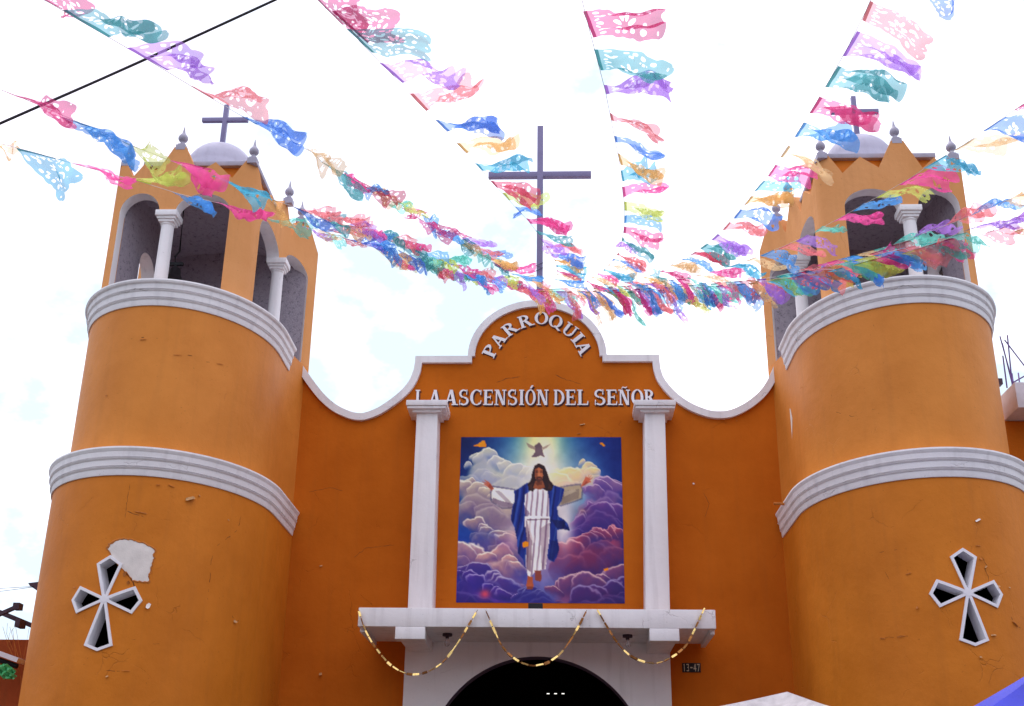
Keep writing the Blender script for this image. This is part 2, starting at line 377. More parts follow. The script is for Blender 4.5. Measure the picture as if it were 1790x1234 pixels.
# white coping that follows the parapet
def offset_poly(pts, d):
    out = []
    for i, p in enumerate(pts):
        a = np.array(pts[max(i - 1, 0)]); b = np.array(pts[min(i + 1, len(pts) - 1)]); p = np.array(p)
        t1 = p - a; t2 = b - p
        n1 = np.array([t1[1], -t1[0]]) / (np.hypot(*t1) or 1); n2 = np.array([t2[1], -t2[0]]) / (np.hypot(*t2) or 1)
        if i == 0: n1 = n2
        if i == len(pts) - 1: n2 = n1
        n = n1 + n2; n = n / (np.hypot(*n) or 1); k = max(0.45, n @ n1)
        out.append(tuple(p + n * d / k))
    return out
def coping(name, pts, d=0.165, y0=YF - 0.10, y1=YF + 0.5):
    inn = offset_poly(pts, d); mb = MB()
    for i in range(len(pts) - 1):
        a, b, c, e = pts[i], pts[i + 1], inn[i + 1], inn[i]
        mb.quad((a[0], y0, a[1]), (b[0], y0, b[1]), (c[0], y0, c[1]), (e[0], y0, e[1]))
        mb.quad((a[0], y1, a[1]), (b[0], y1, b[1]), (c[0], y1, c[1]), (e[0], y1, e[1]))
        mb.quad((e[0], y0, e[1]), (c[0], y0, c[1]), (c[0], y1, c[1]), (e[0], y1, e[1]))
        mb.quad((a[0], y0, a[1]), (b[0], y0, b[1]), (b[0], y1, b[1]), (a[0], y1, a[1]))
    for i in (0, -1):
        a, e = pts[i], inn[i]; mb.quad((a[0], y0, a[1]), (a[0], y1, a[1]), (e[0], y1, e[1]), (e[0], y0, e[1]))
    return obj(name, mb, M_WHL, church, smooth=30)
coping("parapet_coping", [tuple(p) for p in catmull(half_l[:-1], 4)] + [(-2.825, 11.95), (-2.82, 12.11), (-1.50, 12.11)])
coping("parapet_coping", arch, y0=YF - 0.085, y1=YF + 0.49)
coping("parapet_coping", [(1.53, 12.13), (2.84, 12.13), (2.845, 11.95)] + [tuple(p) for p in catmull(half_r[1:], 4)])

# pilasters with capitals
for x0, x1, t0, t1 in ((-2.66, -2.14, -2.66, -2.19), (2.31, 2.82, 2.42, 2.87)):
    mb = MB(); z0, z1, ya, yb = 5.9, 10.52, 1.2, YF + 0.02
    vs = [(x0, ya, z0), (x1, ya, z0), (x1, yb, z0), (x0, yb, z0), (t0, ya, z1), (t1, ya, z1), (t1, yb, z1), (t0, yb, z1)]
    mb.add(vs, [(0, 3, 2, 1), (4, 5, 6, 7), (0, 1, 5, 4), (1, 2, 6, 5), (2, 3, 7, 6), (3, 0, 4, 7)])
    p = obj("pilaster", mb, M_WH, church, bevel=0.012)
    c = (t0 + t1) / 2
    mb = MB()
    mb.box(c - 0.32, c + 0.32, 1.11, YF + 0.01, 10.50, 10.56).box(c - 0.43, c + 0.43, 1.03, YF + 0.012, 10.56, 10.615).box(c - 0.455, c + 0.455, 1.00, YF + 0.014, 10.622, 10.745)
    obj("capital", mb, M_WHL, p, bevel=0.008)

# porch canopy: slab on two beams
mb = MB().box(-3.46, 3.58, -0.2, 1.70, 5.55, 5.92)
can = obj("porch_canopy", mb, M_WH, church, bevel=0.015)
for a, b in ((-2.71, -2.12), (2.28, 2.86)):
    mb = MB().box(a, b, -0.2, 0.12, 5.31, 5.551).box(a + 0.06, b - 0.04, 0.12, 1.66, 5.33, 5.56)
    obj("canopy_beam", mb, M_WH, can, bevel=0.012)
for x in (-3.44, 3.48):
    obj("drip_edge", MB().box(x, x + 0.09, 0.0, 1.7, 5.47, 5.552), M_WHL, can, bevel=0.006)
# white portal with round arch
ps = sorted(set([-2.73, 2.83, DC - DR, DC + DR] + [DC + DR * math.cos(t) for t in np.linspace(0, math.pi, 49)]))
mb = strip_wall(ps, lambda u: door_z(u), lambda u: 5.548, lambda u: (u, 1.66), lambda u: (u, YF + 0.30), (0, 0, 1, 0))
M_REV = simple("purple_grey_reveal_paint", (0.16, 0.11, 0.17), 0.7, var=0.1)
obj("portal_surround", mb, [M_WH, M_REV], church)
# nave behind the wall, kept closed so the doorway is dark
mb = MB()
mb.box(-5.3, 5.3, 2.4, 22, 8.9, 9.1)
nave = obj("nave_roof", mb, M_CONC, church)
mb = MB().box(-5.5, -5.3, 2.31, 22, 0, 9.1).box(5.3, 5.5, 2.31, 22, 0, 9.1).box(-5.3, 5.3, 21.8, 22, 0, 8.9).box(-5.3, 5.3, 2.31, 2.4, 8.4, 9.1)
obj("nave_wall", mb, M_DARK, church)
for k in range(3):
    p = at_y(958 + k * 13, 1212.5, 14)
    t = thing("tube_lamp", "%s lit tube lamp glowing inside the dark doorway" % ("first small", "middle", "last and rightmost")[k], "lamp", tuple(p), "lamps seen through the doorway")
    obj("tube", MB().tube([p + (-0.04, 0, 0), p + (0.045, 0, 0)], 0.012, 8), M_LAMP, t)
    obj("hanger", MB().tube([p + (0, 0, 0.03), (p[0], p[1], 8.89)], 0.006, 5), M_BLACK, t)

# ------------------------------------------------------------------ bell towers
RN = 1.319
R_LO, R_UP = 2.185, 1.99
def plan(R, ext, flare=None, back=3.0, n=40, off=0.0):
    """outer plan of a tower, inner side +x: half ellipse, straight flanks, back"""
    pts = [((R + off) * math.sin(t), -(R * RN + off) * math.cos(t)) for t in np.linspace(-math.pi / 2, math.pi / 2, n)]
    right = [(R + off, ext * k / 4) for k in range(1, 5)]
    if flare: right += flare
    right.append((right[-1][0], back))
    left = [(-x, y) for x, y in right][::-1]
    return left + pts + right
FLARE = [(2.02, 1.25), (2.08, 1.55), (2.15, 1.85), (2.2, 2.05)]
side_x = interp([(-1.6, 1.5), (-0.9, 1.515), (-0.1, 1.53), (0.4, 1.56), (0.9, 1.615), (1.2, 1.69), (1.42, 1.775), (1.7, 1.93), (2.05, 2.2)])

def kite(a, shw, sh, start=0.035, sw=0.045):
    return [(start, -sw), (sh, -shw), (a, 0), (sh, shw), (start, sw)]
ARMS = [((0, 1), kite(0.79, 0.235, 0.635)), ((0, -1), kite(0.91, 0.255, 0.81)), ((1, 0), kite(0.645, 0.245, 0.50)), ((-1, 0), kite(0.64, 0.245, 0.50))]
def arm_pts(d, k):
    n = (-d[1], d[0]); return [(d[0] * a + n[0] * b, d[1] * a + n[1] * b) for a, b in k]
def inset(poly, d):
    c = np.mean(poly, axis=0); area = sum(poly[i][0] * poly[(i + 1) % len(poly)][1] - poly[(i + 1) % len(poly)][0] * poly[i][1] for i in range(len(poly)))
    s = 1 if area > 0 else -1; out = []
    L_ = len(poly)
    for i in range(L_):
        a, p, b = np.array(poly[i - 1]), np.array(poly[i]), np.array(poly[(i + 1) % L_])
        t1 = (p - a) / np.hypot(*(p - a)); t2 = (b - p) / np.hypot(*(b - p))
        n1 = np.array([-t1[1], t1[0]]) * s; n2 = np.array([-t2[1], t2[0]]) * s
        n = n1 + n2; n /= np.hypot(*n); out.append(tuple(p + n * d / max(0.4, n @ n1)))
    return out

FIN_PROF = [(0.06, 0.0), (0.06, 0.03), (0.046, 0.05), (0.05, 0.08), (0.088, 0.11), (0.107, 0.155), (0.10, 0.21), (0.066, 0.262), (0.036, 0.31), (0.022, 0.37), (0.008, 0.465), (0.001, 0.48)]
WINZ = 5.55

def tower(side, label, cat="bell tower"):
    """side +1: left tower; geometry is authored for the left tower and mirrored for the right"""
    xc = -7.567 * side
    T = thing("bell_tower", label, cat, (xc, 0, 0), "twin round bell towers")
    dz = 0.0 if side == 1 else 0.06
    def X(x): return xc + side * x
    def mir(mb):
        mb.v = [(X(x), y, z) for x, y, z in mb.v]; return mb
    # --- lower drum, hollow, with four kite openings cut out
    out = plan(R_LO, 1.6, None, 2.9, 56); inn = plan(R_LO - 0.33, 1.5, None, 2.5, 40)
    mb = MB()
    for pl, z0, z1 in ((out, 0.0, 8.15), (inn, 0.4, 7.7)):
        n = len(pl); vs = [(x, y, z0) for x, y in pl] + [(x, y, z1) for x, y in pl]
        mb.add(vs, [(i, (i + 1) % n, n + (i + 1) % n, n + i) for i in range(n)] + [tuple(range(n - 1, -1, -1)), tuple(range(n, 2 * n))], 0 if pl is out else 1)
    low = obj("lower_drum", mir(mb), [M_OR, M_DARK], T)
    bm = bmesh.new(); bm.from_mesh(low.data)
    # the inner shell must face inwards for a hollow solid
    for f in bm.faces:
        if f.material_index == 1: f.normal_flip()
    bm.to_mesh(low.data); bm.free()
    wz = WINZ + (0.0 if side == 1 else 0.20)
    ysurf = lambda x: -RN * R_LO * math.sqrt(max(0.0, 1 - (x / R_LO) ** 2))
    cm = MB(); fr = []
    wx = 0.0 if side == 1 else -0.05
    for d, k in ARMS:
        po = arm_pts(d, k); pi_ = inset(po, 0.05)
        pc = inset(po, 0.012)
        vs = [(wx + x, -4.0, wz + z) for x, z in pc] + [(wx + x, -1.2, wz + z) for x, z in pc]; n = 5
        cm.add(vs, [(i, (i + 1) % n, n + (i + 1) % n, n + i) for i in range(n)] + [tuple(range(n)), tuple(range(2 * n - 1, n - 1, -1))])
        fm = MB()
        for i in range(n):
            j = (i + 1) % n
            def row(a, b, q):
                p = np.array(a) + (np.array(b) - np.array(a)) * q; return p
            for s in range(4):
                o0, o1, i0, i1 = row(po[i], po[j], s / 4), row(po[i], po[j], (s + 1) / 4), row(pi_[i], pi_[j], s / 4), row(pi_[i], pi_[j], (s + 1) / 4)
                F = lambda p, dd: (wx + p[0], ysurf(wx + p[0]) + dd, wz + p[1])
                fm.quad(F(o0, -0.03), F(o1, -0.03), F(i1, -0.03), F(i0, -0.03))
                fm.quad(F(o0, -0.03), F(o1, -0.03), F(o1, 0.05), F(o0, 0.05))
                fm.quad(F(i0, -0.03), F(i1, -0.03), F(i1, 0.34), F(i0, 0.34))
        fr.append(fm)
    cut = obj("window_cutter", mir(cm), M_DARK, T)
    mod = low.modifiers.new("cut", 'BOOLEAN'); mod.operation = 'DIFFERENCE'; mod.solver = 'EXACT'; mod.object = cut
    bpy.context.view_layer.update()
    dg = bpy.context.evaluated_depsgraph_get()
    me = bpy.data.meshes.new_from_object(low.evaluated_get(dg))
    low.modifiers.clear(); low.data = me
    nrm = []                                    # true drum normals, so the cut-outs leave no shading seams
    for f in me.polygons:
        for li in f.loop_indices:
            v = me.vertices[me.loops[li].vertex_index].co; fn = f.normal
            if f.material_index == 0 and abs(fn.z) < 0.5 and v.y < 1e-3:
                q = Vector((v.x / R_LO ** 2, v.y / (R_LO * RN) ** 2, 0)); q.normalize()
                if abs(q.dot(fn)) > 0.95: fn = q if q.dot(fn) > 0 else -q
            nrm.append(fn[:])
    me.normals_split_custom_set(nrm)
    bpy.data.objects.remove(cut)
    wf = None
    for fm in fr:
        obj("cross_window_frame", mir(fm), M_LET, T, smooth=20)
    hb = MB(); hub = [(0.062 * math.cos(k * math.pi / 4), 0.062 * math.sin(k * math.pi / 4)) for k in range(8)]
    y0 = ysurf(wx) - 0.034
    hb.add([(wx + a, y0, wz + b) for a, b in hub] + [(wx + a, y0 + 0.3, wz + b) for a, b in hub], [tuple(range(8))] + [(i, (i + 1) % 8, 8 + (i + 1) % 8, 8 + i) for i in range(8)])
    obj("cross_window_hub", mir(hb), M_LET, T)
    # --- upper drum
    up = plan(R_UP, 0.92, FLARE, 2.05, 56)
    n = len(up); mb = MB()
    vs = [(x, y, 8.15) for x, y in up] + [(x, y, 11.9) for x, y in up]
    mb.add(vs, [(i, (i + 1) % n, n + (i + 1) % n, n + i) for i in range(n)] + [tuple(range(n - 1, -1, -1)), tuple(range(n, 2 * n))])
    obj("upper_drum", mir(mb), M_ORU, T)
    # --- stepped cornices
    for R, ext, z0, z1, o1 in ((R_LO, 1.77, 7.84, 8.373, 0.115), (R_UP, 0.923, 11.413, 11.95, 0.135)):
        h = z1 - z0
        prof = [(-0.25, 0), (0.025, 0), (0.03, 0.02), (0.04, 0.22), (0.062, 0.25), (0.07, 0.275), (0.03, 0.285), (0.03, 0.32), (0.066, 0.33), (0.076, 0.53), (0.10, 0.565), (0.108, 0.59), (0.062, 0.60), (0.062, 0.635),
                (0.096, 0.645), (0.106, 0.82), (o1 + 0.01, 0.87), (o1 + 0.025, 0.93), (o1 + 0.02, 0.99), (o1 - 0.01, 1.0), (-0.25, 1.02)]
        path = plan(R, ext, None, 3.0, 64)
        path = [p for p in path if p[1] <= ext + 1e-4]
        mb = MB(); rows = []
        for i, p in enumerate(path):
            a = np.array(path[max(i - 1, 0)]); b = np.array(path[min(i + 1, len(path) - 1)]); t = b - a; nn = np.array([t[1], -t[0]]); nn = nn / np.hypot(*nn)
            rows.append([(p[0] + nn[0] * o, p[1] + nn[1] * o, z0 + zz * h) for o, zz in prof])
        m_ = len(prof)
        for i in range(len(rows) - 1):
            for j in range(m_ - 1): mb.quad(rows[i][j], rows[i + 1][j], rows[i + 1][j + 1], rows[i][j + 1])
        mb.add(rows[0], [tuple(range(m_))]); mb.add(rows[-1], [tuple(range(m_))])
        obj("cornice", mir(mb), M_WHL, T, smooth=28)
    # --- belfry walls: U-shaped path, station u is x on the front, y on the sides
    ys = sorted(set(list(np.linspace(-1.6, 2.05, 22)) + [-0.85, -0.08, 0.70, 1.0, 1.85] + [-0.075 + 0.775 * math.cos(t) for t in np.linspace(0, math.pi, 17)] + [1.425 + 0.425 * math.cos(t) for t in np.linspace(0, math.pi, 13)]
                    + [-1.15, -0.72, -0.42, -0.2, -0.1, 0.2, 0.72, 0.92, 1.25, 1.5, 1.70, 1.82]))
    ys = [ys[0]] + [b for a, b in zip(ys, ys[1:]) if b - a > 1e-4]
    SPR, CAPT = 14.10, 14.12
    ell = lambda u, c, a, z, h: z + h * math.sqrt(max(0, 1 - ((u - c) / a) ** 2))
    FL = 11.9
    def zb_side(y):
        if -0.85 < y < 0.70: return ell(y, -0.075, 0.775, SPR, 0.46)
        if 1.0 < y < 1.85: return ell(y, 1.425, 0.425, SPR, 0.44)
        if 0.70 <= y <= 1.0: return CAPT
        return FL
    zt_side = interp([(-1.6, 15.36), (-1.42, 15.36), (-1.15, 15.05), (-0.72, 14.92), (-0.2, 15.30), (-0.1, 15.30), (0.2, 15.0), (0.72, 15.68), (0.92, 15.68), (1.25, 15.02), (1.5, 15.55), (1.70, 15.62), (1.82, 15.5), (2.05, 14.93)])
    def zb_front(x):
        if -1.36 < x < -0.50: return ell(x, -0.93, 0.43, SPR, 0.46)
        if -0.15 < x < 1.03: return ell(x, 0.44, 0.59, SPR, 0.44)
        if -0.50 <= x <= -0.15: return CAPT
        return FL
    fp = [(-1.5, 15.05), (-1.47, 15.32), (-1.36, 15.32), (-1.19, 14.97), (-0.97, 15.30), (-0.70, 15.04), (-0.36, 15.72), (-0.10, 15.72), (0.22, 15.06), (0.60, 15.33), (1.0, 14.93), (1.28, 15.38), (1.5, 15.36)]
    zt_front = interp(fp)
    TH = 0.30; CR = 0.36; AL = CR * math.pi / 2; UX = 1.5 - CR; US = UX + AL - (-1.6 + CR)
    def side_in(y, sg=1):
        if y < -1.25: return (sg * (side_x(y) - 0.145), max(y, -1.6 + TH))
        dx = (side_x(min(y + 0.05, 2.05)) - side_x(y - 0.05)) / 0.1 if y < 2.0 else 0.0
        L_ = math.hypot(1, dx); th = TH if sg == 1 else 0.145 + min(1, (y + 1.25) / 0.5) * (TH - 0.145)
        return (sg * (side_x(y) - th / L_), min(y + th * dx / L_, 2.04))
    def arc_pt(u, r):
        a = (u - UX) / CR; return (UX + r * math.sin(a), -1.6 + CR - r * math.cos(a))
    def po(u):
        if u <= UX: return (u, -1.6)
        if u < UX + AL: return arc_pt(u, CR)
        return (side_x(u - US), u - US)
    def pi_(u):
        if u <= UX: return (u, -1.6 + TH)
        if u < UX + AL: return arc_pt(u, CR - TH)
        y = u - US; dx = (side_x(min(y + 0.05, 2.05)) - side_x(max(y - 0.05, -1.24))) / 0.1 if -1.2 < y < 2.0 else 0.0
        L_ = math.hypot(1, dx); return (side_x(y) - TH / L_, min(y + TH * dx / L_, 2.04))
    fp = [p for p in fp if p[0] < 1.1] + [(1.27, 15.38), (1.52, 15.38)] + [(y + US, z) for y, z in ((-1.0, 15.0), (-0.72, 14.92), (-0.2, 15.30), (-0.1, 15.30), (0.2, 15.0), (0.72, 15.68), (0.92, 15.68), (1.25, 15.02), (1.5, 15.55), (1.70, 15.62), (1.82, 15.5), (2.05, 14.93))]
    zt_all = interp(fp)
    zb_all = lambda u: zb_front(u) if u <= UX else (FL if u < UX + AL else zb_side(u - US))
    ua = sorted(set(list(np.linspace(-1.5, UX, 12)) + [p[0] for p in fp] + [-1.36, -0.50, -0.15, 1.03] + [-0.93 + 0.43 * math.cos(t) for t in np.linspace(0, math.pi, 15)] + [0.44 + 0.59 * math.cos(t) for t in np.linspace(0, math.pi, 21)]
                    + list(np.linspace(UX, UX + AL, 9)) + [y + US for y in ys if y > -1.6 + CR + 0.01]))
    ua = [ua[0]] + [b for a, b in zip(ua, ua[1:]) if b - a > 1e-4]
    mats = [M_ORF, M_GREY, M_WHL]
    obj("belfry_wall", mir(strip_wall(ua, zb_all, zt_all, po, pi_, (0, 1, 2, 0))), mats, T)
    yo = sorted(set(list(np.linspace(-1.6, 2.05, 16)) + [-0.45, 0.75] + [0.15 + 0.60 * math.cos(t) for t in np.linspace(0, math.pi, 19)] + [-1.42, -1.15, -0.72, -0.2, -0.1, 0.2, 0.72, 0.92, 1.25, 1.5, 1.70, 1.82]))
    yo = [yo[0]] + [b for a, b in zip(yo, yo[1:]) if b - a > 1e-4]
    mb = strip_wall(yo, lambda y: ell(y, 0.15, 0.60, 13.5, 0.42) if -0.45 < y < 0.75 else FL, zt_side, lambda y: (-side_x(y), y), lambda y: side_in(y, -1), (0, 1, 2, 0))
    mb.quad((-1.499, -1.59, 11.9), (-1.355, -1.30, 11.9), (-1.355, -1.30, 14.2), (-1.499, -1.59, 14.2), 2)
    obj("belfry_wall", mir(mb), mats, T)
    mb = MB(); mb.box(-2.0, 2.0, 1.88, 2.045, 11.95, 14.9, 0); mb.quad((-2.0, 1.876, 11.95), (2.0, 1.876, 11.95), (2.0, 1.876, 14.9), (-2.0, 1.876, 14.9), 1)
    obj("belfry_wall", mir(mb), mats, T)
    # ceiling: shallow rough vault
    mb = MB(); G = 12
    zc = lambda x, y: 15.05 - 0.16 * ((x / 1.4) ** 2 + ((y - 0.1) / 1.7) ** 2)
    for i in range(G):
        for j in range(G):
            xa, xb = -1.45 + 2.9 * i / G, -1.45 + 2.9 * (i + 1) / G; ya, yb = -1.45 + 3.4 * j / G, -1.45 + 3.4 * (j + 1) / G
            mb.quad((xa, ya, zc(xa, ya)), (xb, ya, zc(xb, ya)), (xb, yb, zc(xb, yb)), (xa, yb, zc(xa, yb)))
    obj("belfry_ceiling", mir(mb), M_GREY, T)
    obj("belfry_floor", mir(MB().box(-1.46, 1.46, -1.55, 1.87, 11.85, 12.0)), M_GREY, T)
    # roof box, slab, dome, cross
    obj("roof_base", mir(MB().box(-1.0, 1.38, -1.28, 1.5, 15.08, 15.365 + dz)), M_OR, T)
    sl_ = obj("roof_slab", mir(MB().box(-1.08, 1.46, -1.40, 1.62, 15.365 + dz, 15.475 + dz)), M_LIL, T, bevel=0.01)
    prof = [(0.88, 0), (0.88, 0.10), (0.84, 0.12), (0.84, 0.74)] + [(0.82 * math.cos(t), 0.76 + 0.80 * math.sin(t)) for t in np.linspace(0.02, math.pi / 2 * 0.98, 14)]
    obj("dome", mir(MB().lathe(prof, (0.03, 0.50, 15.47 + dz), 40)), M_LILD, T)
    # --- arch columns with square stepped capitals
    for cx, cy in ((-0.325, -1.45), (1.555, 0.85)):
        mb = MB().lathe([(0.17, 0), (0.17, 0.05), (0.145, 0.08), (0.14, 1.0), (0.133, 1.86), (0.15, 1.88), (0.15, 1.93)], (cx, cy, 11.95), 24)
        c = obj("column", mir(mb), M_WHL, T)
        mb = MB()
        for w, z0, z1 in ((0.165, 13.87, 13.93), (0.195, 13.93, 13.99), (0.23, 13.99, 14.12)):
            mb.box(cx - w, cx + w, cy - w, cy + w, z0, z1)
        obj("capital", mir(mb), M_WHL, c, bevel=0.006)
    # --- finials on the crown
    fins = [(-0.23, -1.5, 15.72, 0), (1.39, -1.5, 15.37, 0), (-1.39, -1.5, 15.32, 1), (1.66, 0.82, 15.68, 0), (-1.66, 0.82, 15.68, 0), (1.80, 1.64, 15.60, 0), (-1.80, 1.64, 15.60, 0)]
    for fx_, fy, fz, tall in fins:
        mb = MB().lathe(FIN_PROF, (0, 0, 0.11), 14)
        mb.box(-0.105, 0.105, -0.105, 0.105, -0.06, 0.07).box(-0.075, 0.075, -0.075, 0.075, 0.07, 0.112)
        if tall: mb.box(-0.085, 0.085, -0.08, 0.08, -0.36, -0.06)
        mb.v = [(x + fx_, y + fy, z + fz) for x, y, z in mb.v]
        obj("finial", mir(mb), M_LIL, T, smooth=40)
    return T, X, ysurf, wz

TL = tower(1, "left bell tower with a bare plaster patch above its cross window")
TR = tower(-1, "right bell tower with an unpatched drum beside the house number wall")

# crosses on the tower domes
for side, lab in ((1, "lilac-grey cross on the dome of the left bell tower"), (-1, "lilac-grey cross on the dome of the right bell tower, behind paper flags")):
    x = -7.567 * side
    zt = 17.0 + (0 if side == 1 else 0.06)
    t = thing("roof_cross", lab, "cross", (x, 0.5, zt))
    obj("upright", MB().box(x - 0.055, x + 0.055, 0.445, 0.555, zt - 0.03, zt + 1.21), M_CROSS, t, bevel=0.006)
    obj("crossbar", MB().box(x - 0.56, x + 0.56, 0.447, 0.553, zt + 0.74, zt + 0.845), M_CROSS, t, bevel=0.006)
# big cross over the front
t = thing("roof_cross", "tall purple-grey cross standing on top of the central arched gable", "cross", (0.06, 2.1, 13.4))
obj("upright", MB().box(-0.015, 0.135, 2.03, 2.18, 13.35, 18.55), M_CROSS, t, bevel=0.006)
obj("crossbar", MB().box(-1.235, 1.335, 2.032, 2.178, 17.06, 17.21), M_CROSS, t, bevel=0.006)
mb = MB().tube([(-0.03, 2.0, 14.42), (0.15, 2.0, 14.50), (-0.03, 2.0, 14.56), (0.15, 2.0, 14.64)], 0.008, 5)
obj("wire_tie", mb, M_BLACK, t)

# ------------------------------------------------------------------ bells
def bell(p, s, label):
    t = thing("bell", label, "bell", p, "bells hanging in the belfries")
    prof = [(0.26, 0), (0.265, 0.02), (0.225, 0.08), (0.17, 0.2), (0.155, 0.32), (0.13, 0.40), (0.05, 0.44), (0.03, 0.45)]
    obj("bell_body", MB().lathe([(r * s, z * s) for r, z in prof], p, 24), M_BRONZE, t)
    mb = MB().bar((p[0] - 0.2 * s, p[1], p[2] + 0.55 * s), (p[0] + 0.2 * s, p[1], p[2] + 0.55 * s), 0.09 * s)
    mb.bar((p[0], p[1], p[2] + 0.42 * s), (p[0], p[1], p[2] + 0.6 * s), 0.07 * s)
    obj("yoke", mb, M_BLACK, t)
    mb = MB().tube([(p[0] - 0.03 * s, p[1], p[2] + 0.58 * s), (p[0] - 0.06 * s, p[1], p[2] + 0.78 * s), (p[0] + 0.05 * s, p[1], p[2] + 0.95 * s), (p[0], p[1], 14.95)], 0.022, 6)
    obj("hanger", mb, M_BLACK, t)
    obj("clapper", MB().tube([(p[0], p[1], p[2] + 0.2 * s), (p[0] + .02, p[1], p[2] - 0.05 * s)], 0.02, 6), M_BLACK, t)
q = at_y(304, 492, -0.4); bell(tuple(q), 0.78, "bell hanging in the front arch of the left tower, behind its column")
q = at_y(217, 474, 0.1); bell(tuple(q), 0.55, "bell hanging in the outer side arch of the left tower")
q = at_y(1657, 476, 0.6); bell(tuple(q), 0.72, "bell hanging in the outer front arch of the right tower")

# ------------------------------------------------------------------ lettering
def arc_poly(cx, cy, rx, ry, a0, a1, tv, th, n=18):
    """ring segment; tv = thickness at the sides (vertical strokes), th = at top and bottom"""
    o = []; i = []
    for t in np.linspace(math.radians(a0), math.radians(a1), n):
        c, s = math.cos(t), math.sin(t); o.append((cx + rx * c, cy + ry * s)); i.append((cx + (rx - tv) * c, cy + (ry - th) * s))
    return [[o[k], o[k + 1], i[k + 1], i[k]] for k in range(n - 1)]
def rect(x0, x1, y0, y1): return [[(x0, y0), (x1, y0), (x1, y1), (x0, y1)]]
def stem(x, w=0.16, y0=0.0, y1=1.0, sf=0.07, both=True):
    p = rect(x, x + w, y0, y1)
    if sf: p += rect(x - sf, x + w + sf, y0, y0 + 0.07) + (rect(x - sf, x + w + sf, y1 - 0.07, y1) if both else [])
    return p
def diag(x0, y0, x1, y1, w): return [[(x0, y0), (x0 + w, y0), (x1 + w, y1), (x1, y1)]]
GL = {
 'I': lambda: (stem(0.07), 0.30),
 'L': lambda: (stem(0.07) + rect(0.2, 0.60, 0, 0.08) + [[(0.52, 0.0), (0.60, 0.0), (0.62, 0.26), (0.57, 0.26)]], 0.64),
 'A': lambda: (diag(0.08, 0, 0.33, 1, 0.09) + diag(0.52, 0, 0.30, 1, 0.18) + rect(0.18, 0.56, 0.28, 0.36) + rect(0.0, 0.24, 0, 0.07) + rect(0.44, 0.80, 0, 0.07), 0.80),
 'E': lambda: (stem(0.07) + rect(0.2, 0.58, 0, 0.08) + rect(0.2, 0.56, 0.92, 1.0) + rect(0.2, 0.46, 0.47, 0.55) + [[(0.51, 0), (0.58, 0), (0.60, 0.24), (0.56, 0.24)], [(0.50, 1), (0.56, 1), (0.57, 0.78), (0.53, 0.78)], [(0.42, 0.38), (0.46, 0.38), (0.46, 0.64), (0.42, 0.64)]], 0.62),
 'N': lambda: (rect(0.09, 0.18, 0, 1) + rect(0.60, 0.69, 0, 1) + [[(0.09, 1), (0.29, 1), (0.69, 0.0), (0.52, 0.0)]] + rect(0.0, 0.27, 0, 0.07) + rect(0.51, 0.78, 0.93, 1) + rect(0.0, 0.2, 0.93, 1), 0.78),
 'D': lambda: (stem(0.07) + arc_poly(0.22, 0.5, 0.50, 0.5, -90, 90, 0.17, 0.08), 0.74),
 'P': lambda: (stem(0.07) + arc_poly(0.22, 0.73, 0.38, 0.27, -90, 90, 0.16, 0.08), 0.62),
 'R': lambda: (stem(0.07) + arc_poly(0.22, 0.74, 0.36, 0.26, -90, 90, 0.16, 0.08) + diag(0.52, 0, 0.27, 0.5, 0.18) + rect(0.48, 0.80, 0, 0.07), 0.78),
 'O': lambda: (arc_poly(0.38, 0.5, 0.38, 0.52, 0, 360, 0.17, 0.07, 36), 0.76),
 'C': lambda: (arc_poly(0.39, 0.5, 0.39, 0.52, 48, 312, 0.17, 0.07, 30) + [[(0.60, 0.66), (0.66, 0.66), (0.67, 0.98), (0.62, 0.98)], [(0.61, 0.06), (0.66, 0.10), (0.68, 0.30), (0.63, 0.30)]], 0.70),
 'S': lambda: (arc_poly(0.29, 0.745, 0.26, 0.275, 50, 270, 0.12, 0.09) + arc_poly(0.31, 0.255, 0.28, 0.275, -140, 90, 0.13, 0.09) + [[(0.44, 0.68), (0.49, 0.68), (0.50, 1.0), (0.45, 1.0)], [(0.05, 0.0), (0.10, 0.0), (0.10, 0.33), (0.05, 0.33)]], 0.60),
 'U': lambda: (rect(0.08, 0.24, 0.3, 1) + rect(0.57, 0.66, 0.3, 1) + arc_poly(0.37, 0.33, 0.29, 0.35, 180, 360, 0.13, 0.09) + rect(0.0, 0.32, 0.93, 1) + rect(0.49, 0.76, 0.93, 1), 0.76),
}
GL['Q'] = lambda: (GL['O']()[0] + [[(0.36, 0.10), (0.46, 0.16), (0.80, -0.16), (0.66, -0.20)]], 0.80)
def glyph(ch):
    if ch == 'Ó': p, w = GL['O'](); return p + [[(0.33, 1.08), (0.43, 1.06), (0.60, 1.26), (0.46, 1.28)]], w
    if ch == 'Ñ':
        p, w = GL['N'](); return p + [[(0.2, 1.08), (0.25, 1.06), (0.33, 1.17), (0.28, 1.2)], [(0.28, 1.2), (0.33, 1.13), (0.5, 1.08), (0.48, 1.15)], [(0.48, 1.15), (0.5, 1.08), (0.6, 1.17), (0.55, 1.2)]], w
    return GL[ch]()
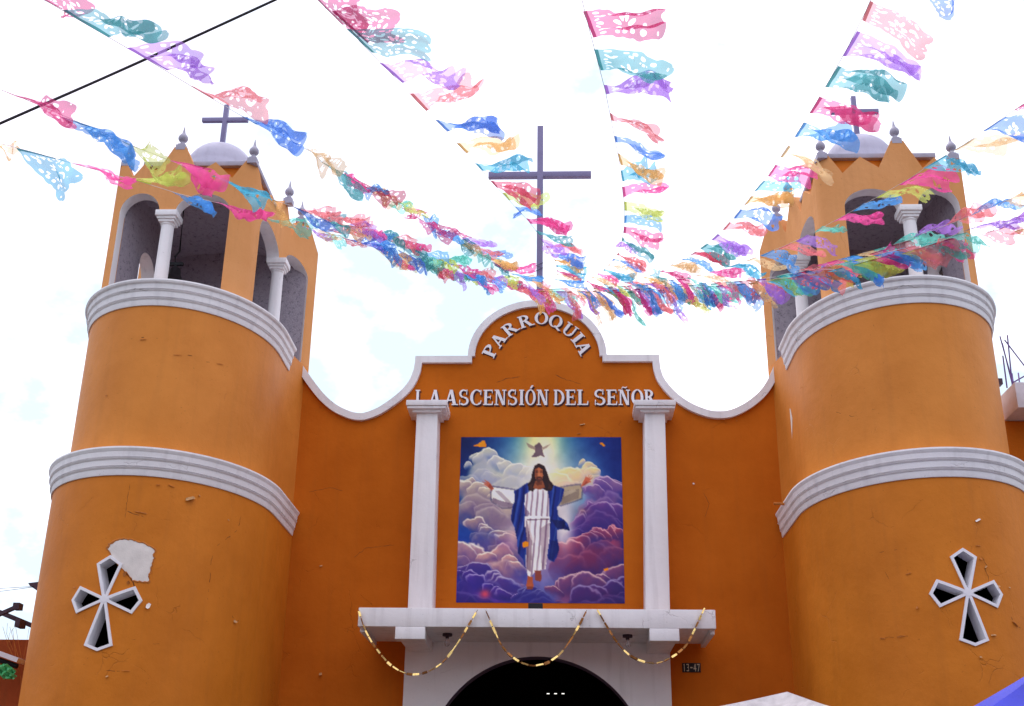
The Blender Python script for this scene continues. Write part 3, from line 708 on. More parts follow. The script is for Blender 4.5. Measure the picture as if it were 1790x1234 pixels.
def letter(ch, place, width, height, parent, depth=0.035):
    """place(u, v) -> (x, z) on the wall; the polygons of one glyph become one raised letter"""
    polys, w = glyph(ch); sx = width / w
    def build(dx, dz, y0, y1):
        mb = MB(); kk = 0
        for pl in polys:
            q = [place(a * sx, b * height) for a, b in pl]; q = [(x + dx, z + dz) for x, z in q]
            n = len(q); yy = y0 - 0.0004 * kk; kk += 1
            mb.add([(x, yy, z) for x, z in q] + [(x, y1, z) for x, z in q], [tuple(range(n)), tuple(range(2 * n - 1, n - 1, -1))] + [(i, (i + 1) % n, n + (i + 1) % n, n + i) for i in range(n)])
        return mb
    o = obj("letter", build(0, 0, YF - depth, YF - 0.012), M_LET, parent, weld=False, label="raised white letter " + ch)
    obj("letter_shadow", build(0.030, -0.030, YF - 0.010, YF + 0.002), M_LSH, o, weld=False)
ins = thing("inscription", "white raised word PARROQUIA curving under the top arch of the gable", "lettering", (0, YF, 12.1))
import_pos = [('P', 857, 613, 66), ('A', 871, 594, 56), ('R', 892, 574, 38), ('R', 919, 561, 18), ('O', 946.5, 556, 0), ('Q', 972, 562, -18), ('U', 996, 577, -36), ('I', 1010, 591, -50), ('A', 1020, 608, -64)]
for ch, px, py, ang in import_pos:
    P_ = at_y(px, py, YF - 0.03); w = {'I': 0.16, 'A': 0.34, 'R': 0.34, 'P': 0.29, 'O': 0.32, 'Q': 0.34, 'U': 0.32}[ch]; h = 0.31
    a = math.radians(ang); ca, sa = math.cos(a), math.sin(a)
    letter(ch, lambda u, v, P_=P_, w=w, h=h, ca=ca, sa=sa: (P_[0] + (u - w / 2) * ca - (v - h / 2) * sa, P_[2] + (u - w / 2) * sa + (v - h / 2) * ca), w, h, ins)
ins2 = thing("inscription", "white raised words LA ASCENSIÓN DEL SEÑOR straight across above the mural", "lettering", (0, YF, 10.9))
line = [('L', 345, 392), ('A', 408, 472), ('A', 484, 552), ('S', 554, 604), ('C', 610, 666), ('E', 673, 722), ('N', 727, 784), ('S', 790, 838), ('I', 846, 870), ('Ó', 876, 926), ('N', 931, 988), ('D', 1013, 1066), ('E', 1070, 1121), ('L', 1127, 1182),
        ('S', 1207, 1263), ('E', 1268, 1321), ('Ñ', 1326, 1382), ('O', 1388, 1446), ('R', 1450, 1508)]
for ch, a, b in line:
    xa = 600 + a / 2.7538; xb = 600 + b / 2.7538
    A = at_y(xa, 709.5, YF - 0.03); B = at_y(xb, 709.5, YF - 0.03)
    letter(ch, lambda u, v, A=A: (A[0] + u, 10.915 + v), B[0] - A[0], 0.375, ins2)

# ------------------------------------------------------------------ mural
def paint_mural(n=250):
    v, u = np.meshgrid(np.linspace(0, 1, n), np.linspace(0, 1, n), indexing='ij')       # v down, u right
    img = np.zeros((n, n, 3))
    rng = np.random.RandomState(3)
    def noise(scale, oct_=4, seed=0):
        r = np.random.RandomState(seed); out = np.zeros((n, n)); amp = 1.0; tot = 0
        for o in range(oct_):
            k = int(scale * 2 ** o) + 2; gr = r.rand(k + 1, k + 1)
            x = u * (k - 1); y = v * (k - 1); xi = x.astype(int); yi = y.astype(int); fx = x - xi; fy = y - yi
            fx = fx * fx * (3 - 2 * fx); fy = fy * fy * (3 - 2 * fy)
            out += amp * ((gr[yi, xi] * (1 - fx) + gr[yi, xi + 1] * fx) * (1 - fy) + (gr[yi + 1, xi] * (1 - fx) + gr[yi + 1, xi + 1] * fx) * fy); tot += amp; amp *= 0.5
        return out / tot
    N1, N2, N3 = noise(5, 5, 1), noise(9, 4, 2), noise(22, 3, 5)
    def mixc(mask, col):
        nonlocal img
        mask = np.clip(mask, 0, 1)[..., None]; img = img * (1 - mask) + np.asarray(col, float) * mask
    ss = lambda a, b, x: np.clip((x - a) / (b - a), 0, 1) ** 2 * (3 - 2 * np.clip((x - a) / (b - a), 0, 1))
    gz = lambda cu, cv, su, sv: np.exp(-(((u - cu) / su) ** 2 + ((v - cv) / sv) ** 2))
    # sky of the painting
    img[:] = (12, 52, 128)
    mixc(ss(0.5, 1.0, N1 + 0.3 * v), (22, 92, 170)); mixc(gz(0.02, 0.0, 0.2, 0.25), (8, 30, 90)); mixc(gz(1.0, 0.1, 0.22, 0.3), (8, 36, 112))
    mixc(gz(0.5, 0.1, 0.20, 0.5) * 0.95, (88, 172, 186)); mixc(gz(0.5, 0.05, 0.115, 0.5), (236, 214, 150)); mixc(gz(0.52, 0.10, 0.06, 0.12), (255, 244, 214))
    mixc(gz(0.5, 0.30, 0.30, 0.26) * (0.5 + 0.6 * N1), (236, 230, 236)); mixc(gz(0.55, 0.60, 0.20, 0.40) * (0.4 + 0.7 * N1), (226, 206, 216))
    mixc(ss(0.35, 0.8, v) * 0.55 * (abs(u - 0.5) > 0.0), (86, 62, 140))
    mixc(ss(0.62, 1.0, v + 0.25 * (N1 - 0.5)) * 0.8, (44, 40, 128)); mixc(gz(0.5, 0.8, 0.16, 0.18) * 0.6, (196, 168, 190)); mixc(gz(0.60, 0.94, 0.16, 0.10) * 0.5, (120, 136, 190))
    def cloud(pts, top, bot, depth, rim=(248, 240, 240), umin=-1, umax=2, bump=0.02, seed=0, rimw=0.008, soft=0.04, alpha=1.0):
        nonlocal img
        r = np.random.RandomState(40 + seed); us_ = [p[0] for p in pts]; vs_ = [p[1] for p in pts]
        puffs = []; span = us_[-1] - us_[0]
        for layer, (dv, k) in enumerate(((0.0, 1.0), (0.45, 1.5))):
            m = int(span / 0.065 / k) + 2
            for i in range(m):
                cu = us_[0] + span * (i + r.uniform(0.1, 0.9)) / m; rad = r.uniform(0.025, 0.085) * k
                puffs.append((float(np.interp(cu, us_, vs_)) + rad * 0.75 + dv * depth * r.uniform(0.7, 1.2), cu, rad, layer))
        puffs.sort()
        wu = u + (N2 - 0.5) * 0.10 + (N3 - 0.5) * 0.022; wv = v + (N1 - 0.5) * 0.07 + (N2.T - 0.5) * 0.05 + (N3 - 0.5) * 0.02
        # soft body under the puffs
        ed = np.interp(u, us_, vs_) + 0.03; d = wv - ed
        m0 = ss(0, 0.04, d) * ss(us_[0] - 0.02, us_[0] + 0.07, wu) * (1 - ss(us_[-1] - 0.07, us_[-1] + 0.02, wu)) * (1 - ss(depth * 0.5, depth * 1.2, d + (N1 - 0.5) * depth)) * alpha
        kk = np.clip(d / depth + (N1 - 0.5) * 0.9, 0, 1)[..., None]
        img = img * (1 - m0[..., None]) + (np.asarray(top, float) * (1 - kk) + np.asarray(bot, float) * kk) * m0[..., None]
        for cv, cu, rad, layer in puffs:
            q = np.sqrt(((wu - cu) / (rad * 1.25)) ** 2 + ((wv - cv) / rad) ** 2)
            a = (1 - ss(0.90, 1.04, q)) * (1 - ss(-0.35, 1.0, (wv - cv) / rad)) * alpha * (1 - 0.35 * layer)
            g = np.clip((wv - cv) / rad * 0.5 + 0.5 + 0.28 * layer + (N3 - 0.5) * 0.5 + (wu - cu) / rad * 0.15, 0, 1)[..., None]
            colr = np.asarray(top, float) * (1 - g) + np.asarray(bot, float) * g
            img = img * (1 - a[..., None]) + colr * a[..., None]
            rimm = a * np.exp(-((q - 0.93) / 0.09) ** 2) * np.clip(-(wv - cv) / rad + 0.1, 0, 1) * (0.9 - 0.55 * layer)
            mixc(rimm, rim)
    # upper left and right clouds
    cloud([(0.03, 0.17), (0.10, 0.10), (0.15, 0.085), (0.2, 0.13), (0.27, 0.15), (0.36, 0.19), (0.48, 0.20)], (214, 208, 206), (150, 150, 190), 0.26, umin=0.03, umax=0.5, bump=0.015, seed=1, alpha=0.9)
    cloud([(0.58, 0.25), (0.66, 0.21), (0.72, 0.17), (0.77, 0.13), (0.82, 0.20), (0.86, 0.28)], (240, 214, 160), (196, 176, 196), 0.20, umin=0.58, umax=0.82, bump=0.012, seed=2, alpha=0.85)
    cloud([(0.0, 0.28), (0.06, 0.265), (0.12, 0.30), (0.18, 0.32), (0.22, 0.36), (0.28, 0.41), (0.33, 0.5)], (206, 190, 186), (104, 84, 130), 0.30, umin=-0.1, umax=0.33, bump=0.02, seed=3)
    cloud([(0.76, 0.34), (0.82, 0.34), (0.88, 0.30), (0.94, 0.27), (1.0, 0.24)], (150, 120, 166), (70, 50, 130), 0.20, umin=0.74, umax=1.1, bump=0.015, seed=4, rim=(220, 200, 226))
    cloud([(0.68, 0.5), (0.75, 0.46), (0.82, 0.42), (0.9, 0.43), (1.0, 0.40)], (122, 84, 150), (50, 36, 110), 0.20, umin=0.70, umax=1.1, bump=0.018, seed=5, rim=(190, 170, 206))
    cloud([(0.08, 0.50), (0.14, 0.53), (0.2, 0.57), (0.26, 0.60), (0.33, 0.63)], (176, 150, 160), (62, 54, 130), 0.2, umin=0.05, umax=0.36, bump=0.015, seed=6)
    cloud([(0.66, 0.66), (0.74, 0.62), (0.82, 0.60), (0.9, 0.57), (1.0, 0.53)], (156, 80, 112), (60, 40, 104), 0.26, umin=0.66, umax=1.1, bump=0.016, seed=7, rim=(232, 186, 196))
    cloud([(0.02, 0.68), (0.1, 0.68), (0.18, 0.71), (0.26, 0.68), (0.33, 0.74), (0.4, 0.80)], (204, 166, 170), (84, 62, 128), 0.22, umin=0.0, umax=0.42, bump=0.022, seed=8)
    cloud([(0.05, 0.80), (0.12, 0.78), (0.18, 0.80), (0.24, 0.84), (0.32, 0.87)], (96, 72, 140), (44, 40, 122), 0.2, umin=0.05, umax=0.34, bump=0.025, seed=9, rim=(206, 196, 220))
    cloud([(0.55, 0.92), (0.62, 0.87), (0.72, 0.84), (0.82, 0.85), (0.9, 0.82), (1.0, 0.78)], (128, 84, 128), (46, 36, 100), 0.25, umin=0.54, umax=1.1, bump=0.014, seed=10, rim=(222, 200, 206))
    cloud([(0.0, 0.84), (0.06, 0.82), (0.14, 0.87), (0.22, 0.90), (0.34, 0.94), (0.42, 1.0)], (92, 66, 148), (30, 26, 92), 0.26, umin=-0.1, umax=0.44, bump=0.02, seed=11, rim=(196, 184, 220))
    cloud([(0.66, 0.97), (0.76, 0.92), (0.86, 0.90), (1.0, 0.86)], (84, 56, 120), (30, 28, 92), 0.2, umin=0.64, umax=1.1, bump=0.014, seed=12, rim=(170, 160, 200))
    cloud([(0.38, 0.90), (0.46, 0.93), (0.53, 0.96)], (70, 60, 130), (40, 40, 120), 0.1, umin=0.36, umax=0.54, bump=0.01, seed=13, rim=(150, 150, 190))
    for q, (cu_, cv_, su, sv, c_) in enumerate(((0.12, 0.62, 0.10, 0.05, (36, 70, 160)), (0.30, 0.66, 0.08, 0.05, (150, 90, 150)), (0.85, 0.62, 0.12, 0.05, (40, 60, 150)), (0.80, 0.74, 0.12, 0.06, (130, 64, 104)), (0.12, 0.9, 0.10, 0.05, (70, 60, 170)), (0.88, 0.95, 0.12, 0.05, (110, 30, 80)), (0.42, 0.85, 0.08, 0.06, (60, 80, 170)), (0.74, 0.45, 0.05, 0.03, (170, 130, 90)))): mixc(gz(cu_, cv_, su, sv) * np.clip(N2 * 1.6 - 0.25, 0, 1) * 0.5, c_)
    mixc(gz(0.17, 0.95, 0.03, 0.025) * 0.9, (196, 92, 118))
    mixc(gz(0.5, 0.22, 0.09, 0.08) * 0.9, (236, 228, 236))
    mixc(gz(0.645, 0.55, 0.05, 0.13) * 0.9, (232, 222, 234)); mixc(gz(0.335, 0.60, 0.04, 0.08) * 0.8, (206, 176, 190))
    def poly(pts):
        P = np.array(pts); m = np.zeros((n, n), bool); j = len(P) - 1
        for i in range(len(P)):
            xi, yi, xj, yj = P[i][0], P[i][1], P[j][0], P[j][1]
            c = ((yi > v) != (yj > v)) & (u < (xj - xi) * (v - yi) / (yj - yi + 1e-12) + xi); m ^= c; j = i
        f = m.astype(float)
        f[1:-1, 1:-1] = (f[1:-1, 1:-1] * 4 + f[:-2, 1:-1] + f[2:, 1:-1] + f[1:-1, :-2] + f[1:-1, 2:]) / 8
        return f
    U = lambda x: (x - 152) / 1080; V = lambda y: (y - 90) / 1082
    PP = lambda *q: poly([(U(a), V(b)) for a, b in q])
    stripes = lambda fr, ph, am, sl=0.0: am * np.sin((u + sl * v) * fr + ph + 4 * (N1 - 0.5))
    # dove
    mixc(PP((650, 150), (680, 125), (700, 150), (705, 190), (720, 230), (690, 215), (660, 228), (630, 225), (655, 190)) * 0.85, (96, 76, 96))
    mixc(PP((590, 125), (640, 150), (660, 165), (655, 180), (610, 160)) * 0.7, (140, 118, 124)); mixc(PP((700, 160), (760, 135), (730, 165), (705, 178)) * 0.7, (140, 118, 124))
    U = lambda x: (x - 152) / 1080 + (0.018 * np.sign(x - 680) if abs(x - 680) > 200 and abs(x - 680) < 400 else 0)
    # white sleeves
    mixc(PP((385, 418), (452, 426), (520, 440), (556, 500), (508, 572), (455, 574), (380, 528), (374, 465)) * 0.55, (92, 84, 120)); mixc(PP((800, 430), (870, 414), (938, 402), (956, 440), (950, 508), (905, 526), (826, 556), (800, 548)) * 0.55, (84, 78, 104))
    mixc(PP((395, 430), (450, 438), (515, 450), (545, 500), (505, 560), (460, 562), (390, 520), (385, 470)), (238, 232, 236))
    mixc(PP((395, 500), (450, 520), (515, 540), (505, 565), (460, 562), (388, 522)) * 0.75, (120, 100, 128))
    mixc(PP((405, 450), (440, 455), (500, 530), (480, 545)) * 0.5, (130, 112, 140))
    mixc(PP((800, 440), (870, 425), (930, 415), (945, 440), (940, 500), (905, 515), (830, 545), (800, 540)), (176, 160, 150))
    mixc(PP((815, 470), (870, 450), (930, 440), (925, 500), (830, 545)) * 0.5, (112, 98, 104))
    mixc(PP((840, 460), (900, 440), (910, 455), (850, 490)) * 0.5, (214, 200, 190))
    # hands
    for q in (((400, 440), (372, 400), (350, 380), (362, 386), (348, 372), (362, 392), (335, 380), (355, 400), (318, 392), (350, 412), (322, 408), (355, 425), (382, 452)),
              ((935, 440), (945, 410), (962, 375), (975, 350), (980, 365), (998, 340), (988, 368), (1012, 345), (996, 374), (1020, 362), (998, 385), (1012, 392), (985, 402), (950, 420))):
        mixc(PP(*q), (184, 112, 98)); 
    mixc(PP((372, 404), (395, 432), (388, 448), (360, 425)) * 0.6, (132, 70, 66)); mixc(PP((950, 420), (975, 385), (990, 395), (955, 425)) * 0.6, (140, 74, 66))
    U = lambda x: (x - 152) / 1080
    # blue mantle
    mantle = PP((600, 400), (545, 440), (515, 455), (520, 520), (505, 560), (495, 640), (520, 690), (540, 780), (545, 860), (580, 900), (600, 960), (620, 900), (640, 640), (700, 560), (745, 620), (750, 780), (730, 860), (745, 900), (780, 915), (800, 880), (815, 830), (800, 760), (800, 710), (845, 700), (885, 715), (870, 670), (840, 640), (808, 620), (800, 560), (830, 520), (850, 440), (790, 420), (740, 400))
    mixc(mantle, (34, 54, 132)); mixc(mantle * np.clip(stripes(160, 0.3, 1, 0.15), 0, 1) * 0.6, (14, 22, 78)); mixc(mantle * np.clip(stripes(120, 2.2, 1, 0.15) - 0.45, 0, 1) * 0.9, (96, 124, 196))
    mixc(PP((760, 640), (840, 650), (880, 712), (800, 700)) * 0.6, (14, 20, 72)); mixc(PP((760, 780), (805, 780), (812, 830), (775, 910), (745, 890)) * 0.5, (16, 24, 84))
    # robe
    robe = PP((640, 435), (590, 480), (585, 540), (590, 600), (592, 680), (605, 770), (600, 850), (595, 930), (610, 1000), (625, 1020), (650, 985), (680, 970), (725, 960), (738, 860), (752, 760), (755, 660), (748, 600), (750, 520), (735, 440))
    mixc(robe, (236, 228, 238)); mixc(robe * np.clip(stripes(190, 1.1, 1.2, 0.06), 0, 1) * ss(0.30, 0.36, v) * 0.6, (110, 82, 116)); mixc(robe * np.clip(stripes(95, 0.5, 1, 0.06) - 0.5, 0, 1), (244, 238, 246))
    mixc(PP((590, 560), (620, 600), (600, 640), (586, 600)) * 0.6, (100, 78, 120)); mixc(PP((590, 640), (600, 640), (640, 760), (630, 980), (605, 960)) * 0.55, (96, 66, 92)); mixc(PP((690, 700), (752, 660), (740, 860), (720, 960), (700, 960)) * 0.35, (104, 76, 108))
    mixc(PP((600, 640), (625, 650), (655, 760), (650, 800), (625, 760)) * 0.6, (236, 226, 236))
    mixc(PP((586, 622), (640, 618), (748, 622), (748, 636), (640, 634), (600, 640), (594, 690), (586, 690)), (240, 230, 240)); mixc(PP((600, 640), (748, 636), (748, 644), (604, 648)) * 0.7, (86, 60, 92))
    # feet
    mixc(PP((612, 1005), (642, 1010), (648, 1070), (640, 1088), (605, 1086), (602, 1060)), (166, 98, 76)); mixc(PP((655, 970), (695, 968), (702, 1020), (690, 1040), (658, 1030)), (130, 74, 70))
    mixc(PP((605, 1072), (645, 1072), (640, 1090), (603, 1088)) * 0.6, (96, 50, 50))
    # hair, neck, face
    mixc(PP((680, 268), (650, 285), (635, 330), (628, 380), (605, 410), (612, 450), (640, 458), (660, 430), (700, 430), (730, 455), (765, 450), (778, 415), (750, 380), (735, 330), (715, 285)), (50, 32, 40))
    mixc(PP((655, 390), (705, 385), (722, 430), (690, 446), (640, 436)), (142, 88, 68)); mixc(PP((655, 395), (700, 392), (700, 412), (665, 418)) * 0.6, (86, 48, 42))
    mixc(PP((652, 310), (680, 296), (704, 312), (708, 350), (700, 380), (682, 398), (664, 388), (652, 355)), (176, 116, 92)); mixc(PP((652, 312), (672, 300), (672, 390), (656, 362)) * 0.5, (112, 64, 56))
    mixc(PP((660, 362), (680, 356), (704, 362), (700, 382), (682, 402), (664, 388)) * 0.8, (66, 40, 42)); mixc(PP((674, 370), (692, 370), (690, 376), (676, 376)), (150, 84, 78))
    for q in ((657, 328, 674, 333), (687, 328, 704, 333), (656, 319, 675, 322), (687, 319, 705, 322)): mixc(PP((q[0], q[1]), (q[2], q[1]), (q[2], q[3]), (q[0], q[3])) * 0.85, (44, 28, 36))
    mixc(PP((678, 330), (684, 330), (688, 352), (674, 352)) * 0.5, (206, 150, 122))
    mixc(PP((612, 420), (640, 400), (632, 455)) * 0.5, (92, 60, 52)); mixc(PP((745, 400), (770, 440), (740, 440)) * 0.5, (92, 60, 52))
    # paint chips where the wall shows
    for q in (((228, 150), (262, 140), (300, 112), (312, 112), (326, 150), (318, 160), (262, 154)), ((1086, 132), (1104, 124), (1126, 148), (1112, 154)), ((575, 792), (592, 782), (616, 790), (612, 815), (580, 826), (574, 808)), ((1100, 958), (1128, 950), (1130, 964), (1106, 970))): mixc(PP(*q), (224, 140, 34))
    img += (N3[..., None] - 0.5) * 22
    img = np.clip(img, 0, 255) / 255; g_ = img.mean(-1, keepdims=True); img = np.clip(g_ + (img - g_) * 1.25, 0, 1); img = 255 * img ** 1.22
    return np.clip(img, 0, 255)
n = 250
img = paint_mural(n)
alb = np.clip(lin(img) / np.array([0.74, 0.70, 0.92]), 0, 0.92)
x0, x1, z0, z1 = -1.70, 1.92, 6.41, 10.15
gu, gv = np.meshgrid(np.linspace(0, 1, n), np.linspace(0, 1, n))
co = np.stack([x0 + gu * (x1 - x0), np.full_like(gu, YF - 0.012), z1 - gv * (z1 - z0)], -1).reshape(-1, 3)
idx = np.arange(n * n).reshape(n, n)
fs = np.stack([idx[:-1, :-1], idx[1:, :-1], idx[1:, 1:], idx[:-1, 1:]], -1).reshape(-1, 4)
mm_, mt, mbn = new_mat("painted_mural")
an = N(mt, 'ShaderNodeAttribute'); an.attribute_name = "paint"
mt.links.new(an.outputs['Color'], mbn.inputs['Base Color']); mbn.inputs['Roughness'].default_value = 0.55; mbn.inputs['Specular IOR Level'].default_value = 0.25
mural = thing("mural", "square painted mural of a robed bearded man with open arms among clouds", "mural", (0.11, YF, 6.41))
me = bpy.data.meshes.new("painting"); me.from_pydata((co - np.array(mural.location)).tolist(), [], fs.tolist())
ca = me.color_attributes.new("paint", 'FLOAT_COLOR', 'POINT')
ca.data.foreach_set('color', np.concatenate([alb.reshape(-1, 3), np.ones((n * n, 1))], 1).astype(np.float32).ravel())
me.materials.append(mm_)
o = bpy.data.objects.new("painting", me); COL.objects.link(o); o.parent = mural
obj("backing_panel", MB().box(x0 + 0.001, x1 - 0.001, YF - 0.010, YF + 0.003, z0 + 0.001, z1 - 0.001), M_LSH, mural)

# ------------------------------------------------------------------ small things on the front
q = at_y(936, 1064, 0.05)
t = thing("floodlight", "small black floodlight lying on the canopy below the mural", "floodlight", (q[0], 0.0, 5.92))
obj("housing", MB().box(-0.10, 0.19, -0.02, 0.16, 5.925, 6.06), M_BLACK, t, bevel=0.012)
obj("lens", MB().box(-0.08, 0.17, -0.028, -0.021, 5.945, 6.04), M_BLACK, t)
for k, (px, lab) in enumerate(((782, "bare bulb under the canopy, near its left beam"), (1097, "bare bulb under the canopy, near its right beam"))):
    q = at_y(px, 1110, 0.6); x = q[0]
    t = thing("light_bulb", lab, "light bulb", (x, 0.6, 5.55), "bulbs under the canopy")
    obj("fixture", MB().lathe([(0.10, -0.05), (0.10, 0.0)], (x, 0.6, 5.549), 16).lathe([(0.035, -0.10), (0.04, -0.05)], (x, 0.6, 5.549), 12), M_WOOD, t)
    obj("glass", MB().lathe([(0.004, -0.265), (0.04, -0.25), (0.062, -0.21), (0.055, -0.165), (0.032, -0.12), (0.03, -0.10)], (x, 0.6, 5.549), 16), M_GLASS, t)
t = thing("house_number", "small black plate with cream digits 13-47 right of the porch", "sign", (3.29, YF, 5.0))
obj("plate", MB().box(3.09, 3.475, YF - 0.02, YF - 0.001, 4.985, 5.175), M_BLACK, t, bevel=0.004)
dig = {'1': rect(0.4, 0.6, 0, 1) + [[(0.2, 0.8), (0.4, 0.86), (0.5, 1), (0.4, 1)]], '3': rect(0.1, 0.75, 0.86, 1) + rect(0.1, 0.75, 0, 0.14) + rect(0.3, 0.75, 0.45, 0.58) + rect(0.62, 0.80, 0, 1), '-': rect(0.15, 0.85, 0.42, 0.58),
       '4': rect(0.55, 0.74, 0, 1) + rect(0.05, 0.92, 0.28, 0.42) + diag(0.05, 0.35, 0.5, 1.0, 0.18), '7': rect(0.05, 0.85, 0.86, 1) + diag(0.25, 0, 0.66, 0.9, 0.19)}
for i, ch in enumerate("13-47"):
    mb = MB(); a = 3.10 + i * 0.074
    for kk, pl in enumerate(dig[ch]):
        q = [(a + u * 0.066, 5.005 + v * 0.15) for u, v in pl]; nn = len(q)
        mb.add([(x, YF - 0.024 - 0.0004 * kk, z) for x, z in q] + [(x, YF - 0.019, z) for x, z in q], [tuple(range(nn)), tuple(range(2 * nn - 1, nn - 1, -1))] + [(i_, (i_ + 1) % nn, nn + (i_ + 1) % nn, nn + i_) for i_ in range(nn)])
    obj("digit", mb, M_CREAM, t, weld=False)

# gold foil garlands
def garland(px, label, seed):
    r = random.Random(seed)
    pts = [at_y(a, b, -0.25) for a, b in px]; pts = catmull(pts, 10)
    t = thing("foil_garland", label, "garland", tuple(pts[0]), "gold foil garlands on the porch canopy")
    obj("string", MB().tube(pts, 0.005, 5), M_BRN, t)
    L_ = [0]
    for a, b in zip(pts, pts[1:]): L_.append(L_[-1] + np.linalg.norm(b - a))
    P = np.array(pts); s = 0.03; k = 0
    while s < L_[-1] - 0.05:
        ln = r.uniform(0.10, 0.15)
        a, b = [np.array([np.interp(q, L_, P[:, c]) for c in range(3)]) for q in (s, min(s + ln, L_[-1]))]
        w = r.uniform(0.022, 0.052)
        mb = MB().bar(a, b, w, r.uniform(0.02, 0.05))
        jit = np.array([0, r.uniform(-0.03, 0.01), r.uniform(-0.01, 0.01)])
        mb.v = [tuple(np.array(q) + jit * (i % 2)) for i, q in enumerate(mb.v)]
        obj("foil_tube", mb, M_GOLD if r.random() < 0.62 else M_BRN, t)
        s += ln + r.uniform(0.0, 0.06); k += 1
garland([(627, 1066), (636, 1095), (652, 1125), (676, 1156), (705, 1176), (735, 1178), (765, 1165), (785, 1145), (806, 1115), (822, 1088), (835, 1066)], "gold foil garland at the left end of the porch canopy", 1)
garland([(849, 1067), (862, 1097), (878, 1130), (900, 1152), (925, 1163), (950, 1161), (975, 1147), (995, 1122), (1012, 1094), (1026, 1066)], "gold foil garland in the middle, dipping into the dark doorway", 2)
garland([(1043, 1064), (1058, 1090), (1078, 1122), (1100, 1145), (1125, 1157), (1150, 1159), (1175, 1148), (1198, 1130), (1215, 1098), (1232, 1062)], "gold foil garland at the right end of the porch canopy", 3)

# ------------------------------------------------------------------ peeling paint
def drum_pt(side, px, py, R=R_LO, lift=0.004):
    xc = -7.567 * side; d = ray(px, py)
    a = (d[0] / R) ** 2 + (d[1] / (R * RN)) ** 2; b = 2 * ((EYE[0] - xc) * d[0] / R ** 2 + EYE[1] * d[1] / (R * RN) ** 2); c = ((EYE[0] - xc) / R) ** 2 + (EYE[1] / (R * RN)) ** 2 - 1
    P_ = EYE + d * (-b - math.sqrt(max(0.0, b * b - 4 * a * c))) / (2 * a)
    nrm = np.array([(P_[0] - xc) / R ** 2, P_[1] / (R * RN) ** 2, 0]); nrm /= np.linalg.norm(nrm)
    return P_ + nrm * lift, nrm
patch = [(420, 155), (448, 118), (500, 85), (560, 70), (600, 76), (650, 74), (700, 92), (760, 112), (800, 130), (842, 155), (858, 185), (845, 215), (850, 240), (835, 290), (822, 340), (815, 380), (800, 405), (806, 462), (750, 462), (700, 455), (655, 448), (640, 430), (600, 375), (545, 335), (520, 300), (500, 275), (452, 250), (458, 215), (440, 180)]
r = random.Random(5); pp = []
for i, (a, b) in enumerate(patch):
    c, d = patch[(i + 1) % len(patch)]
    for k in range(3):
        q = k / 3; pp.append((a + (c - a) * q + r.uniform(-5, 5), b + (d - b) * q + r.uniform(-5, 5)))
cen = (650, 255); mb = MB(); rings = [1.0, 0.75, 0.5, 0.25]; vs = []
for f_ in rings:
    for a, b in pp:
        P_, _ = drum_pt(1, 110 + (cen[0] + (a - cen[0]) * f_) / 5.367, 930 + (cen[1] + (b - cen[1]) * f_) / 5.367, lift=0.006 if f_ < 1 else 0.002); vs.append(P_)
m_ = len(pp); vs.append(drum_pt(1, 110 + cen[0] / 5.367, 930 + cen[1] / 5.367, lift=0.006)[0])
fs = [(k * m_ + i, k * m_ + (i + 1) % m_, (k + 1) * m_ + (i + 1) % m_, (k + 1) * m_ + i) for k in range(3) for i in range(m_)] + [(3 * m_ + i, 3 * m_ + (i + 1) % m_, 4 * m_) for i in range(m_)]
obj("bare_plaster_patch", MB().add(vs, fs), M_BARE, TL[0])
vs = []                                      # ragged lip of paint round the patch
for i, (a, b) in enumerate(pp):
    for f_, lf in ((1.0, 0.007), (1.0 + r.uniform(0.015, 0.07), 0.012), (1.0 + r.uniform(0.07, 0.10), 0.0015)):
        vs.append(drum_pt(1, 110 + (cen[0] + (a - cen[0]) * f_) / 5.367, 930 + (cen[1] + (b - cen[1]) * f_) / 5.367, lift=lf)[0])
obj("paint_lip", MB().add(vs, [(3 * i + k, 3 * ((i + 1) % m_) + k, 3 * ((i + 1) % m_) + k + 1, 3 * i + k + 1) for i in range(m_) for k in (0, 1)]), M_FLKO, TL[0], smooth=10)

def flake(P_, nrm, w, h, ang, parent, curl=0.8, mat=None, seed=0):
    w, h = w * 0.8, h * 0.75
    """small curled tongue of paint lifting off the wall"""
    rr = random.Random(seed); nrm = np.array(nrm); up = np.array([0, 0, 1.0]); tx = np.cross(up, nrm); tx /= np.linalg.norm(tx)
    c, s = math.cos(ang), math.sin(ang); ax, ay = tx * c + up * s, -tx * s + up * c
    vs = []; G = 5
    for i in range(G + 1):
        for j in range(G + 1):
            a = (i / G - 0.5) * w * (1 - 0.5 * abs(j / G - 0.4)) + rr.uniform(-.06, .06) * w; q = j / G
            b = h * (math.sin(q * curl * 1.6) / (curl * 1.6)); lift = 0.003 + h * (1 - math.cos(q * curl * 1.6)) / (curl * 1.6)
            vs.append(P_ + ax * a - ay * b + nrm * lift)
    fs = [(i * (G + 1) + j, (i + 1) * (G + 1) + j, (i + 1) * (G + 1) + j + 1, i * (G + 1) + j + 1) for i in range(G) for j in range(G)]
    obj("paint_flake", MB().add(vs, fs), mat or M_FLAKE, parent)
